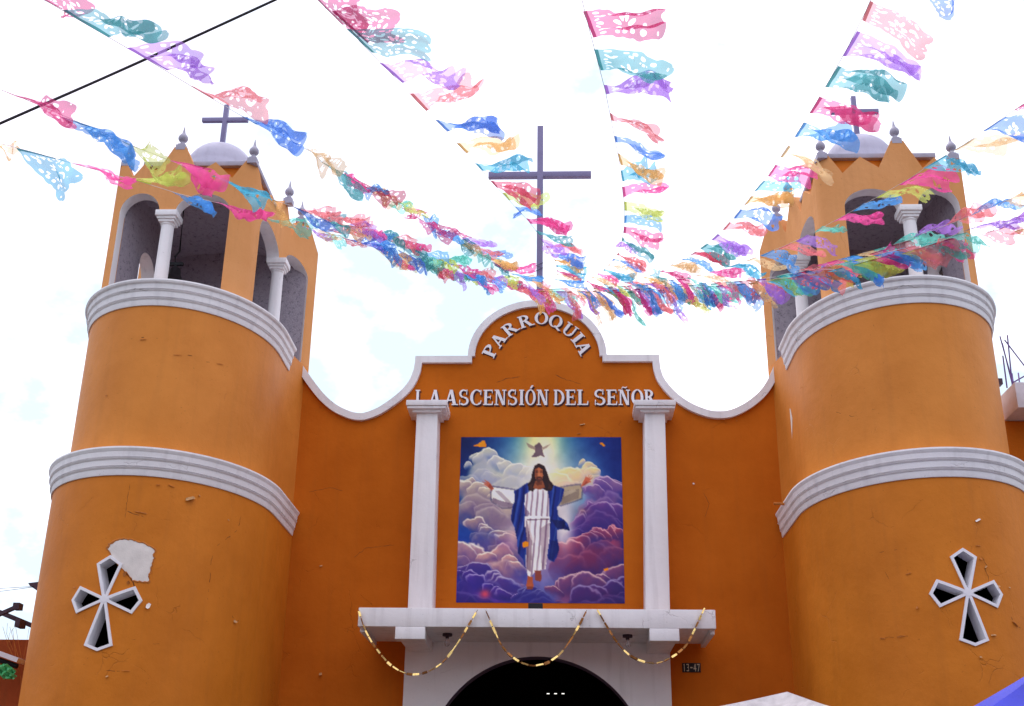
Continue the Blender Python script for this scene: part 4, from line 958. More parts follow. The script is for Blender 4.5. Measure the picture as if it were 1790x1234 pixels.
for i, (px, py, w, h, ang, c, mt_) in enumerate([(331, 869, 0.24, 0.14, 0.4, 1.1, 0), (349, 866, 0.06, 0.05, -0.8, 1.0, 0), (262, 1055, 0.09, 0.16, -0.5, 0.5, 1), (409, 1084, 0.08, 0.12, 0.6, 1.2, 0), (247, 895, 0.28, 0.03, -0.15, 0.8, 2), (276, 847, 0.10, 0.03, 0.2, 1, 2),
                                     (399, 908, 0.05, 0.05, 0, 1, 0), (187, 1181, 0.06, 0.06, 0.3, 1, 0), (220, 1172, 0.18, 0.02, 0, 1, 2), (300, 849, 0.16, 0.03, -0.25, 1, 2), (472, 1203, 0.05, 0.09, 0, 1, 0), (215, 1005, 0.10, 0.12, 1.9, 0.9, 2), (222, 1020, 0.08, 0.10, 2.2, 0.9, 2), (131, 1026, 0.08, 0.03, -.3, 1, 2)]):
    P_, nn = drum_pt(1, px, py); flake(P_, nn, w, h, ang, TL[0], c, (M_FLAKE, M_BARE, M_FLKO)[mt_], i)
for i, (px, py, w, h, ang, c, mt_) in enumerate([(1708, 908, 0.14, 0.08, 0.5, 1.2, 1), (1709, 953, 0.12, 0.03, 0, 1, 2), (1743, 1024, 0.09, 0.09, 0.6, 1.3, 0), (1722, 990, 0.07, 0.05, 0.8, 1.2, 0), (1736, 1109, 0.13, 0.06, 0.1, 1.2, 0), (1713, 975, 0.05, 0.08, 0.4, 1, 2), (1764, 1026, 0.05, 0.05, 0.2, 1, 0), (1714, 1147, 0.05, 0.06, 0, 1, 0),
                                     (1588, 1002, 0.14, 0.03, 0.2, 1, 2), (1576, 1112, 0.2, 0.02, 0.1, 1, 2), (1543, 1115, 0.14, 0.02, -0.2, 1, 2), (1775, 1090, 0.20, 0.05, -0.6, 1, 2), (1603, 1060, 0.05, 0.1, 0, 1, 2)]):
    P_, nn = drum_pt(-1, px, py); flake(P_, nn, w, h, ang, TR[0], c, (M_FLAKE, M_BARE, M_FLKO)[mt_], 50 + i)
for i, (px, py, w, h, s) in enumerate([(187, 690, 0.04, 0.06, 1), (250, 593, 0.18, 0.03, 1), (310, 620, 0.22, 0.02, 1), (385, 636, 0.22, 0.02, 1), (1402, 676, 0.05, 0.05, -1)]):
    P_, nn = drum_pt(s, px, py, R_UP); flake(P_, nn, w, h, 0.1, (TL if s == 1 else TR)[0], 1, M_FLKO, 90 + i)
for i, (px, py, w, h, mt_) in enumerate([(561, 988, 0.08, 0.07, 0), (1212, 844, 0.05, 0.10, 1), (560, 1176, 0.08, 0.12, 0), (1018, 741, 0.16, 0.06, 0), (1012, 757, 0.10, 0.04, 2), (1288, 735, 0.04, 0.04, 2), (560, 711, 0.04, 0.04, 2)]):
    P_ = at_y(px, py, YF - 0.004); flake(P_, (0, -1, 0), w, h, 0.2, church, 1.0, (M_FLAKE, M_BARE, M_FLKO)[mt_], 120 + i)
def crack_line(side, pts, parent, R=R_LO, w=0.008):
    P = [drum_pt(side, a, b, R, 0.0015) if side else (at_y(a, b, YF - 0.0015), np.array([0, -1.0, 0])) for a, b in pts]
    r_ = random.Random(int(pts[0][0])); Q = []
    for (p, n1), (q, n2) in zip(P, P[1:]):
        m_ = max(2, int(np.linalg.norm(q - p) / 0.05))
        for k in range(m_): Q.append((p + (q - p) * k / m_ + np.array([r_.uniform(-1, 1), 0, r_.uniform(-1, 1)]) * 0.010, n1))
    Q.append(P[-1]); mb = MB()
    vs = []
    for k, (p, n_) in enumerate(Q):
        d = Q[min(k + 1, len(Q) - 1)][0] - Q[max(k - 1, 0)][0]; t_ = np.cross(d, n_); t_ = t_ / (np.linalg.norm(t_) + 1e-9)
        ww = w * r_.uniform(0.25, 1.0) * (0.3 if k in (0, len(Q) - 1) else 1)
        vs += [p + t_ * ww / 2, p - t_ * ww / 2]
    obj("crack", mb.add(vs, [(2 * k, 2 * k + 1, 2 * k + 3, 2 * k + 2) for k in range(len(Q) - 1)]), M_CRK, parent)
for side_, pts_, par_, R_, w_ in [(1, [(421, 900), (416, 926), (398, 940), (378, 955), (369, 980), (366, 1020), (363, 1048)], TL[0], R_LO, 0.012), (1, [(208, 992), (222, 1004), (233, 1018), (236, 1030)], TL[0], R_LO, 0.028), (1, [(223, 893), (232, 898), (252, 904)], TL[0], R_LO, 0.016),
                                  (1, [(406, 1076), (412, 1090), (417, 1084)], TL[0], R_LO, 0.02), (1, [(186, 1172), (190, 1172), (210, 1173)], TL[0], R_LO, 0.012), (1, [(229, 592), (250, 590), (276, 591)], TL[0], R_UP, 0.016), (1, [(284, 618), (330, 621), (362, 632), (398, 641)], TL[0], R_UP, 0.012), (1, [(227, 846), (222, 880), (219, 905)], TL[0], R_LO, 0.008), (1, [(230, 1118), (270, 1125), (310, 1124)], TL[0], R_LO, 0.008),
                                  (-1, [(1716, 972), (1724, 988), (1721, 994), (1727, 1008), (1728, 1020)], TR[0], R_LO, 0.012), (-1, [(1766, 1075), (1772, 1088), (1784, 1098)], TR[0], R_LO, 0.016), (-1, [(1537, 966), (1560, 962), (1585, 958)], TR[0], R_LO, 0.009), (-1, [(1548, 1000), (1558, 1020), (1552, 1034)], TR[0], R_LO, 0.009), (-1, [(1540, 1117), (1555, 1114), (1580, 1112), (1610, 1110)], TR[0], R_LO, 0.009), (-1, [(1460, 720), (1490, 728), (1530, 715)], TR[0], R_UP, 0.009),
                                  (0, [(868, 668), (884, 662), (910, 658)], church, 0, 0.014), (0, [(970, 655), (990, 664), (1016, 671)], church, 0, 0.014), (0, [(618, 975), (640, 958), (690, 952)], church, 0, 0.010), (0, [(540, 860), (580, 852), (600, 858)], church, 0, 0.010), (0, [(1230, 862), (1240, 880), (1232, 905)], church, 0, 0.010)]:
    crack_line(side_, pts_, par_, R_, w_)
# strip of lost paint down the inner edge of the right tower
vs = []
for k, (px, py, w) in enumerate([(1367, 722, 2), (1368, 740, 6), (1369, 760, 7), (1371, 780, 6), (1373, 795, 5), (1374, 806, 1)]):
    xx = 7.567 - R_UP - 0.004
    for s in (0, w * 0.055):
        d = ray(px, py); P_ = EYE + d * ((xx - EYE[0]) / d[0]); vs.append((xx, P_[1] - 0.0 - s * 3, P_[2]))
obj("bare_plaster_patch", MB().add(vs, [(2 * k, 2 * k + 1, 2 * k + 3, 2 * k + 2) for k in range(5)]), M_BARE, TR[0])
for (px, py), (sd_, dx), par in (((1371, 881), (-1, -0.22), TR[0]),):
    P_ = at_y(px, py, 0.6) if sd_ == -1 else np.array([-7.567 - 2.20, -1.2, 8.40])
    obj("pipe_stub", MB().tube([P_, P_ + np.array([dx, 0, 0.01])], 0.03, 8), M_CONC if sd_ == 1 else M_FLKO, par)

# ------------------------------------------------------------------ neighbours
t = thing("neighbour_house", "low red-brown house wall with dark eaves left of the left tower", "house", (-12, 0.3, 0))
obj("wall", MB().box(-16, -9.3, 0.5, 6.5, 0, 5.35), M_RED, t)
mb = MB(); e0, e1 = at_y(-60, 1050, 0.35), at_y(70, 1104, 0.35)
mb.add([e0, e1, e1 + (0, 6, 0.0), e0 + (0, 6, 0.0), e0 + (0, 0, .10), e1 + (0, 0, .10), e1 + (0, 6, .10), e0 + (0, 6, .10)], [(0, 3, 2, 1), (4, 5, 6, 7), (0, 1, 5, 4), (1, 2, 6, 5), (2, 3, 7, 6), (3, 0, 4, 7)])
obj("roof", mb, M_WOOD, t)
a, b = at_y(-10, 1078, 0.1), at_y(31, 1060, 0.1)
obj("rafter", MB().bar(a, b, 0.09, 0.07), M_WOOD, t); obj("rafter_end", MB().box(b[0] - 0.06, b[0] + 0.07, 0.0, 0.2, b[2] - 0.07, b[2] + 0.06), M_WOOD, t)
a = at_y(33, 1094, 0.1); obj("beam_stub", MB().box(a[0] - 0.05, a[0] + 0.05, 0.0, 0.3, a[2] - 0.03, a[2] + 0.13), M_WOOD, t)
a, b = at_y(-40, 1128, 0.0), at_y(37, 1156, 0.0)
obj("ledge", MB().bar(a, b, 0.35, 0.09), M_CONC, t); obj("gutter", MB().tube([a + (0, 0, -.13), b + (-0.06, 0, -.10)], 0.05, 8), M_BLACK, t)
r = random.Random(4)
for k in range(7):
    a = at_y(r.uniform(0, 55), r.uniform(1088, 1100), 0.2); b = at_y(r.uniform(5, 50), r.uniform(1120, 1230), 0.25)
    obj("dry_stem", MB().tube([a, (a + b) / 2 + (r.uniform(-.08, .08), -.03, 0.05), b], 0.004, 4), M_FLKO, t)
P_ = at_y(10, 1168, -0.2); mb = MB(); G = 9
gr = [[P_ + np.array([(i / G - 0.5) * 0.42 + 0.03 * math.sin(j * 2.1), 0.06 * math.sin(i * 1.9 + j), (j / G - 0.5) * 0.24 * (1.2 - abs(i / G - .5)) - (i / G) * 0.12 + 0.02 * math.sin(i * 2.7)]) for j in range(G + 1)] for i in range(G + 1)]
for i in range(G):
    for j in range(G): mb.quad(gr[i][j], gr[i + 1][j], gr[i + 1][j + 1], gr[i][j + 1])
tag(obj("plastic_sheet", mb, M_GREEN), "crumpled bright green plastic hanging below the ledge of the red-brown house", "plastic sheet")
t = thing("far_roof", "dark overhanging eave peeking out behind the left tower", "roof", (-10, 9, 0))
a = at_y(49, 1019, 9); mb = MB(); b = at_y(110, 1012, 9); c = at_y(110, 1062, 9); d = at_y(52, 1024, 9)
mb.add([a, b, c, d] + [q + (0.3, 3, 0) for q in (a, b, c, d)], [(0, 1, 2, 3), (7, 6, 5, 4), (0, 4, 5, 1), (1, 5, 6, 2), (2, 6, 7, 3), (3, 7, 4, 0)])
obj("eave", mb, M_WOOD, t); obj("wall", MB().box(-13.6, -11.3, 9.6, 12.0, 0, 8.0), M_RED, t)
for k, (ya, yb) in enumerate(((1027, 1025), (1038, 1026))):
    a, b = at_y(-80, ya, 9), at_y(60, yb, 9)
    tag(obj("wire", MB().tube([a, (a + b) / 2 - (0, 0, .05), b], 0.008, 5), M_BLACK), ("upper thin wire running to the dark eave left of the left tower", "lower thin wire running to the dark eave left of the left tower")[k], "wire", "wires at the far eave")
# right neighbour: unfinished storey
t = thing("neighbour_building", "orange building right of the right tower with pale slab and rebar on top", "building", (12, 2, 0))
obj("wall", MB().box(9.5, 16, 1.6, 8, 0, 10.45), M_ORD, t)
obj("roof_slab", MB().box(10.42, 16.2, 0.75, 8, 10.47, 11.06), M_CONC, t, bevel=0.015)
obj("roof_step", MB().box(10.2, 10.6, 2.2, 5, 11.06, 11.25), M_CONC, t, bevel=0.01)
for a, b in (((1748, 588), (1770, 668)), ((1761, 586), (1769, 668)), ((1753, 622), (1760, 675)), ((1756, 594), (1795, 645)), ((1780, 652), (1782, 668)), ((1769, 653), (1771, 668)), ((1772, 668), (1795, 655)), ((1752, 600), (1768, 665))):
    P_, Q_ = at_y(*a, 1.3), at_y(*b, 1.1); D_ = Q_ - P_; Q_ = P_ + D_ * 1.05
    obj("rebar", MB().tube([P_, Q_], 0.016, 6), M_REBAR, t)
a = at_y(1741, 668, 2.4); obj("loose_block", MB().box(a[0] - .05, a[0] + .12, 2.3, 2.5, a[2] - .08, a[2] + .06), M_WOOD, t)

# market tents at the foot of the church
def tent(name, peak, corners, eave_z, mat, label):
    t = thing(name, label, "tent", (peak[0], peak[1], 0))
    mb = MB(); n_ = len(corners)
    for i in range(n_):
        a = np.array((*corners[i], eave_z)); b = np.array((*corners[(i + 1) % n_], eave_z)); pk = np.array(peak); G = 6
        P = lambda s, q: (a + (b - a) * q) * (1 - s) + pk * s - np.array([0, 0, 0.16 * math.sin(math.pi * s) * math.sin(math.pi * q) + 0.03 * math.sin(s * 3.1)])
        for u in range(G):
            for v in range(G): mb.quad(P(u / G, v / G), P(u / G, (v + 1) / G), P((u + 1) / G, (v + 1) / G), P((u + 1) / G, v / G))
        mb.quad(a, b, b - (0, 0, .22), a - (0, 0, .22))
    obj("canopy", mb, mat, t)
    for c in corners: obj("post", MB().box(c[0] - .025, c[0] + .025, c[1] - .025, c[1] + .025, 0, eave_z), M_CONC, t)
pk = at_y(1376, 1209, -6)
tent("market_tent", tuple(pk), [(pk[0] - 2.35, pk[1] - 0.5), (pk[0] + 0.5, pk[1] - 2.0), (pk[0] + 1.9, pk[1] + 0.5), (pk[0] - 0.5, pk[1] + 2.0)], 3.22, M_CANV, "white canvas tent peak at the foot of the right tower")
pk = at_y(1860, 1140, -8)
tent("market_tent", tuple(pk), [(pk[0] - 1.9, pk[1] - 1.2), (pk[0] + 1.5, pk[1] - 1.5), (pk[0] + 1.5, pk[1] + 1.5), (pk[0] - 1.9, pk[1] + 1.5)], pk[2] - 1.10, M_BLUE, "blue tarpaulin tent roof in front of the right tower")

# overhead cable
a, b, c = at_d(-250, 326, 9), at_d(240, 110, 10.5), at_d(760, -128, 12)
tag(obj("power_cable", MB().tube(catmull([a, (a + b) / 2, b, (b + c) / 2, c], 4), 0.0125, 8), M_BLACK), "black overhead cable crossing in front of the paper flags", "cable")

# ------------------------------------------------------------------ paper flags (papel picado)
def sdf_holes(s, t, seed):
    """signed distance-like field of the cut paper, > 0 where paper remains; s across 0..1, t along 0..1"""
    x, y = (s - 0.5) * 0.34, t * 0.46
    d = np.full_like(x, 1.0)
    def ell(cx, cy, rx, ry, a=0.0):
        nonlocal d
        c, q = math.cos(a), math.sin(a); xx = (x - cx) * c + (y - cy) * q; yy = -(x - cx) * q + (y - cy) * c
        d = np.minimum(d, (np.sqrt((xx / rx) ** 2 + (yy / ry) ** 2) - 1) * min(rx, ry))
    cy = 0.23
    for k in range(8):
        a = k * math.pi / 4 + 0.2; ell(0.048 * math.sin(a), cy + 0.048 * math.cos(a), 0.011, 0.026, -a)
    for sg in (-1, 1):
        for yy, a in ((0.07, 0.7), (0.105, -0.7), (0.35, 0.7), (0.315, -0.7)): ell(sg * 0.075, yy, 0.010, 0.026, sg * a)
        for yy in (0.16, 0.205, 0.25): ell(sg * 0.135, yy, 0.011, 0.016)
        ell(sg * 0.135, 0.07, 0.014, 0.022); ell(sg * 0.130, 0.32, 0.014, 0.022); ell(sg * 0.108, 0.19, 0.007, 0.026); ell(sg * 0.108, 0.265, 0.007, 0.026)
    ell(0, 0.075, 0.012, 0.028); ell(-0.033, 0.06, 0.009, 0.018, 0.5); ell(0.033, 0.06, 0.009, 0.018, -0.5); ell(0, 0.345, 0.02, 0.014)
    # scalloped tail: three lobes with an eyelet each
    lob = np.full_like(x, 1.0)
    for cx in (-0.113, 0, 0.113):
        lob = np.minimum(lob, np.sqrt(((x - cx) / 0.062) ** 2 + ((y - 0.40) / 0.058) ** 2) - 1)
        for k in range(5):
            a = k * 2 * math.pi / 5; ell(cx + 0.026 * math.sin(a), 0.405 + 0.026 * math.cos(a), 0.006, 0.012, -a)
    body = np.maximum(y - 0.395, np.abs(x) - 0.168 - 0.004 * np.sin(y * 90))
    d = np.minimum(d, -np.minimum(body, lob * 0.058))
    d = np.where(y < 0.022, 0.02, d)
    return d
_tpl = {}
def template(ns, ntt):
    if (ns, ntt) in _tpl: return _tpl[(ns, ntt)]
    s, t = np.meshgrid(np.linspace(0, 1, ns), np.linspace(0, 1, ntt), indexing='ij')
    d = sdf_holes(s, t, 0); e = 1e-3
    for _ in range(2):
        gs = (sdf_holes(s + e, t, 0) - sdf_holes(s - e, t, 0)) / (2 * e * 0.34); gt = (sdf_holes(s, t + e, 0) - sdf_holes(s, t - e, 0)) / (2 * e * 0.46)
        g2 = gs * gs + gt * gt + 1e-6; lim = 0.62 * 0.46 / ntt
        mv = np.where(np.abs(d) < lim, d / g2, 0); mv = np.clip(mv, -lim, lim)
        s = s - mv * gs / 0.34; t = t - mv * gt / 0.46; d = sdf_holes(s, t, 0)
    s = np.clip(s, 0, 1)
    idx = np.arange(ns * ntt).reshape(ns, ntt)
    q = np.stack([idx[:-1, :-1], idx[1:, :-1], idx[1:, 1:], idx[:-1, 1:]], -1).reshape(-1, 4)
    dc = d.ravel()[q]; keep = dc.mean(1) > 0
    q = q[keep]; used = np.unique(q); rm = -np.ones(ns * ntt, int); rm[used] = np.arange(len(used))
    hem = (t.ravel()[q].max(1) < 0.062)
    _tpl[(ns, ntt)] = (s.ravel()[used], t.ravel()[used], rm[q], hem); return _tpl[(ns, ntt)]

def flag_mesh(p0, p1, tail, seed, detail, droop=0.0, gather=0.45):
    rr = random.Random(seed)
    s, t, q, hem = template(*detail)
    p0, p1, tail = map(lambda a: np.array(a, float), (p0, p1, tail))
    mid = (p0 + p1) / 2; T = p1 - p0; wd = np.linalg.norm(T); T = T / wd
    D = tail - mid; Ln = np.linalg.norm(D); D = D / Ln
    B = np.cross(T, D); B /= (np.linalg.norm(B) + 1e-9)
    C_ = np.cross(D, B)                         # across at the tail
    tw = rr.uniform(-0.9, 0.9); ph = rr.uniform(0, 6.3); kf = rr.choice([1.0, 1.5, 2.0]); am = rr.uniform(0.05, 0.10) * Ln; fa = rr.uniform(0.16, 0.30)
    g_ = 1 - gather * (0.5 + 0.5 * rr.random()) * np.sin(np.clip(t, 0, 1) * math.pi / 2 * rr.uniform(0.9, 1.5)) ** 1.2
    x = (s - 0.5) * wd * g_
    blend = np.clip(t * 1.6, 0, 1)[:, None]; blend = blend * blend * (3 - 2 * blend)
    A = T[None] * (1 - blend) + C_[None] * blend
    A = A / (np.linalg.norm(A, axis=1)[:, None] + 1e-9)
    Nn = np.cross(A, D[None]); Nn /= (np.linalg.norm(Nn, axis=1)[:, None] + 1e-9)
    ang = (tw * t ** 1.3)[:, None]
    A2 = A * np.cos(ang) + Nn * np.sin(ang); N2 = -A * np.sin(ang) + Nn * np.cos(ang)
    fold = fa * wd * np.sin(2 * math.pi * kf * s + ph + 2.2 * t) * np.clip(t * 2, 0, 1) * (1.2 - g_)
    wave = am * np.sin(2 * math.pi * t * rr.uniform(0.7, 1.25) + ph) * t
    wave2 = 0.012 * np.sin(2 * math.pi * (3.1 * t + 1.3 * s) + ph * 2) * t
    up = np.array([0, 0, 1.0])
    curve = (am * 1.1 * np.sin(math.pi * t) * rr.uniform(-0.2, 1.0))[:, None] * up + (-droop * t * t * Ln)[:, None] * up * 0.0
    side = (0.06 * Ln * np.sin(2 * math.pi * t * 0.8 + ph * 1.7) * t)[:, None]
    rip = (0.03 * Ln * (s - 0.5) * np.sin(ph + 5 * t) * t)
    P = mid + D * (Ln * t * (1.0 + 0 * s) + rip)[:, None] + A2 * x[:, None] + N2 * (fold + wave2)[:, None] + (wave[:, None]) * Nn + curve + side * C_
    return P, q, hem

class Strand:
    def __init__(s, label, ctrl):
        s.label = label; s.ctrl = np.array(ctrl, float); s.flags = []
        c = s.ctrl[:, :2]; s.cum = np.concatenate([[0], np.cumsum(np.hypot(*np.diff(c, axis=0).T))])
    def depth(s, x, y):
        best = None
        for i in range(len(s.ctrl) - 1):
            a, b = s.ctrl[i], s.ctrl[i + 1]; ab = b[:2] - a[:2]; q = np.clip(((x - a[0]) * ab[0] + (y - a[1]) * ab[1]) / (ab @ ab), 0, 1)
            c = a + (b - a) * q; dd = math.hypot(c[0] - x, c[1] - y)
            iv = 1 / (1 / a[2] + (1 / b[2] - 1 / a[2]) * q)
            if best is None or dd < best[0]: best = (dd, iv, s.cum[i] + q * (s.cum[i + 1] - s.cum[i]))
        return best[1], best[2]
    def add(s, colr, x0, y0, x1, y1, xt, yt):
        s.flags.append((colr, x0, y0, x1, y1, xt, yt)); return s
    def fill(s, cols, pts, length, dirn, step, width, seed, jit=6):
        """run of small flags along a pixel path"""
        r = random.Random(seed); P = np.array(pts, float); cum = np.concatenate([[0], np.cumsum(np.hypot(*np.diff(P, axis=0).T))]); q = 0; k = 0
        while q + width < cum[-1]:
            a = [np.interp(q, cum, P[:, c]) for c in (0, 1)]; b = [np.interp(q + width, cum, P[:, c]) for c in (0, 1)]
            an = math.radians(r.uniform(*dirn)); ln = length * r.uniform(0.75, 1.2)
            s.add(cols[k % len(cols)], a[0], a[1], b[0], b[1], (a[0] + b[0]) / 2 + ln * math.cos(an), (a[1] + b[1]) / 2 + ln * math.sin(an)); q += step * r.uniform(0.8, 1.2); k += 1
        return s
    def build(s, seed, ends):
        r = random.Random(seed); items = []
        for fl in s.flags:
            colr, x0, y0, x1, y1, xt, yt = fl
            d0, c0 = s.depth(x0, y0); d1, c1 = s.depth(x1, y1)
            if c0 > c1: x0, y0, x1, y1, d0, d1, c0, c1 = x1, y1, x0, y0, d1, d0, c1, c0
            p0, p1 = at_d(x0, y0, d0), at_d(x1, y1, d1)
            w = np.linalg.norm(p1 - p0)
            dm = (d0 + d1) / 2; mid = (p0 + p1) / 2
            Lr = 0.47; tl = at_d(xt, yt, dm); ln = np.linalg.norm(tl - mid)
            if ln < Lr:
                e = math.sqrt(Lr * Lr - ln * ln) * 0.8; tl = at_d(xt, yt, dm + e * r.choice([1, 1, -1]) * 0.9)
            items.append((c0, p0, p1, tl, colr, dm))
        items.sort(key=lambda a: a[0])
        root = thing("paper_flag_string", s.label, "bunting", tuple(items[0][1]), "strings of cut paper flags meeting at the church gable")
        line = [np.array(e) for e in ends[0]]
        for it in items: line.append((it[1] + it[2]) / 2)
        line += [np.array(e) for e in ends[1]]
        obj("string", MB().tube(line, 0.002, 4), M_STR, root, weld=False)
        off = np.array(root.location)
        for i, (c0, p0, p1, tl, colr, dm) in enumerate(items):
            w = np.linalg.norm(p1 - p0); T = (p1 - p0) / max(w, 1e-6)
            near = dm < 10.5
            if w < 0.16 or w > 0.46:
                c = (p0 + p1) / 2; w = 0.30 if w < 0.16 else 0.40
                p0, p1 = c - T * w / 2, c + T * w / 2
            P, q, hem = flag_mesh(p0, p1, tl, seed * 100 + i, (44, 60) if dm < 8.2 else ((30, 42) if near else (26, 36)))
            me = bpy.data.meshes.new("paper_flag"); me.from_pydata((P - off).tolist(), [], q.tolist())
            me.materials.append(TISSUE[colr]); me.materials.append(HEM[colr])
            me.polygons.foreach_set('material_index', hem.astype(np.int32)); me.polygons.foreach_set('use_smooth', np.ones(len(q), bool))
            o = bpy.data.objects.new("paper_flag", me); COL.objects.link(o); o.parent = root; o['label'] = colr + " cut paper flag"
        return root

GAB = np.array([0.05, 1.9, 13.55])        # strings are tied round the foot of the gable cross
seqn = ['magenta', 'teal', 'purple', 'salmon pink', 'blue', 'cream', 'cyan', 'hot pink', 'lime green', 'azure blue']
A_ = Strand("paper flag string under the cable at the left, magenta flag first", [(-120, 112, 6.2), (5, 160, 6.8), (107, 203, 7.4), (230, 255, 8.2), (287, 276, 8.8), (365, 305, 9.4), (500, 357, 10.6), (590, 388, 12), (657, 402, 13), (740, 440, 15), (830, 478, 19), (930, 500, 27.5)])
for f_ in [('magenta', 3, 157, 62, 180, 132, 206), ('azure blue', 105, 203, 170, 224, 226, 280), ('lime green', 213, 247, 250, 262, 286, 298), ('hot pink', 287, 276, 340, 298, 383, 332), ('cyan', 365, 305, 420, 325, 464, 362), ('orange', 455, 340, 485, 352, 502, 395), ('blue', 500, 357, 545, 372, 582, 405), ('salmon pink', 568, 378, 600, 386, 645, 388),
           ('purple', 585, 390, 625, 402, 657, 412), ('teal', 657, 402, 680, 415, 697, 424), ('magenta', 694, 418, 715, 426, 737, 438)]: A_.add(*f_)
A_.fill(['salmon pink', 'teal', 'cream', 'hot pink', 'azure blue'], [(520, 366), (735, 440)], 56, (8, 32), 30, 26, 21)
A_.fill(['azure blue', 'lime green', 'mint green', 'hot pink', 'purple', 'salmon pink'], [(730, 440), (830, 480), (925, 503)], 46, (5, 45), 18, 22, 3)
B_ = Strand("lowest paper flag string on the left, cream and cyan flags first", [(-120, 228, 7), (-15, 248, 7.6), (17, 255, 7.9), (105, 278, 8.4), (228, 312, 9.2), (300, 335, 10), (375, 353, 10.6), (463, 382, 11.5), (560, 402, 12.5), (640, 429, 13), (748, 462, 15), (842, 488, 19), (930, 505, 27.5)])
for f_ in [('cream', -20, 246, 16, 254, 12, 276), ('cyan', 17, 255, 105, 278, 128, 332), ('hot pink', 124, 285, 165, 296, 236, 322), ('lime green', 222, 311, 262, 322, 328, 308), ('azure blue', 297, 333, 330, 345, 372, 368), ('hot pink', 373, 352, 410, 362, 465, 386), ('mint green', 463, 382, 500, 389, 545, 402), ('purple', 524, 394, 545, 402, 578, 416),
           ('salmon pink', 572, 402, 600, 410, 650, 408), ('blue', 598, 416, 640, 428, 660, 418), ('orange', 640, 429, 690, 445, 714, 461), ('blue', 695, 436, 715, 446, 742, 472), ('lime green', 725, 446, 750, 456, 775, 470), ('teal', 732, 452, 752, 464, 766, 474), ('magenta', 748, 463, 768, 475, 784, 482), ('green', 775, 470, 800, 480, 810, 490),
           ('lime green', 800, 474, 818, 481, 830, 487), ('azure blue', 828, 480, 842, 490, 850, 506), ('purple', 842, 490, 860, 495, 884, 494), ('magenta', 862, 494, 886, 499, 914, 504)]: B_.add(*f_)
B_.fill(['cream', 'mint green', 'salmon pink', 'purple', 'azure blue', 'hot pink'], [(545, 398), (860, 496)], 44, (12, 40), 26, 24, 22)
B_.fill(['salmon pink', 'blue', 'orange', 'magenta'], [(880, 497), (935, 506)], 48, (10, 60), 15, 22, 4)
C_s = Strand("paper flag string passing the left tower cross, teal and purple flags first", [(-40, -60, 5), (60, -8, 5.7), (108, 18, 6.0), (221, 84, 6.2), (322, 143, 6.5), (405, 193, 7.4), (540, 268, 9.5), (620, 312, 10.8), (693, 353, 12), (757, 386, 13), (824, 430, 14.5), (880, 466, 18), (940, 495, 27.5)])
for f_ in [('magenta', 62, -8, 108, 16, 150, 1), ('teal', 108, 18, 190, 65, 275, 56), ('purple', 221, 84, 292, 123, 373, 124), ('salmon pink', 322, 143, 380, 178, 467, 180), ('blue', 401, 190, 462, 226, 530, 254), ('cream', 528, 254, 560, 276, 592, 298), ('teal', 543, 271, 588, 300, 635, 346), ('red', 618, 310, 650, 328, 692, 354), ('lime green', 690, 350, 712, 362, 736, 376),
           ('azure blue', 736, 373, 752, 383, 764, 404), ('magenta', 757, 386, 778, 398, 799, 420), ('teal', 795, 411, 808, 420, 824, 440), ('purple', 807, 416, 822, 426, 858, 431), ('salmon pink', 824, 430, 840, 438, 873, 450), ('blue', 836, 438, 846, 445, 890, 446), ('orange', 848, 449, 858, 456, 903, 466), ('teal', 856, 456, 868, 462, 886, 472), ('hot pink', 878, 466, 890, 473, 938, 470),
           ('azure blue', 890, 476, 900, 482, 950, 492), ('cream', 900, 482, 908, 487, 946, 497)]: C_s.add(*f_)
C_s.fill(['hot pink', 'azure blue', 'cream', 'mint green', 'magenta'], [(590, 298), (890, 474)], 36, (20, 42), 32, 24, 23)
C_s.fill(['purple', 'salmon pink', 'orange', 'magenta', 'cyan'], [(905, 485), (960, 500)], 50, (10, 65), 13, 20, 6)
D_s = Strand("paper flag string falling from the top towards the big cross's left arm", [(480, -90, 6.2), (556, 0, 6.6), (605, 50, 6.8), (663, 110, 7.0), (713, 161, 7.4), (758, 206, 8.0), (826, 281, 9.5), (870, 330, 11), (919, 380, 12.5), (951, 426, 14.5), (968, 452, 17), (974, 475, 20), (970, 492, 24), (950, 505, 27.5)])
for f_ in [('magenta', 556, 1, 583, 28, 630, 32), ('magenta', 598, 36, 625, 60, 689, 46), ('teal', 605, 50, 650, 92, 752, 88), ('purple', 663, 110, 703, 145, 802, 136), ('salmon pink', 713, 161, 747, 196, 838, 146), ('blue', 758, 206, 785, 233, 876, 227), ('orange', 794, 247, 819, 271, 902, 254), ('cyan', 826, 281, 847, 302, 924, 290), ('red', 854, 312, 870, 330, 938, 352), ('lime green', 878, 337, 890, 350, 948, 362),
           ('blue', 900, 361, 913, 375, 930, 372), ('hot pink', 919, 380, 928, 392, 996, 400), ('teal', 934, 401, 945, 412, 1002, 424), ('purple', 942, 413, 953, 428, 982, 442), ('salmon pink', 951, 426, 959, 436, 1017, 437), ('blue', 961, 440, 967, 448, 1022, 460), ('orange', 968, 451, 971, 458, 1019, 468), ('cyan', 972, 461, 973, 469, 1026, 478), ('magenta', 974, 469, 974, 477, 1010, 487),
           ('cream', 974, 477, 973, 484, 1014, 492), ('azure blue', 972, 486, 970, 492, 1022, 498)]: D_s.add(*f_)
E_s = Strand("steepest paper flag string, hanging right of the big cross, magenta flag on top", [(1000, -70, 5.6), (1019, 18, 6.6), (1039, 86, 7.0), (1053, 140, 7.6), (1064, 189, 8.8), (1073, 231, 10), (1080, 267, 11.3), (1087, 327, 12.5), (1091, 378, 13.8), (1089, 413, 15), (1081, 442, 17), (1066, 461, 19), (1048, 478, 22), (1010, 495, 27.5)])
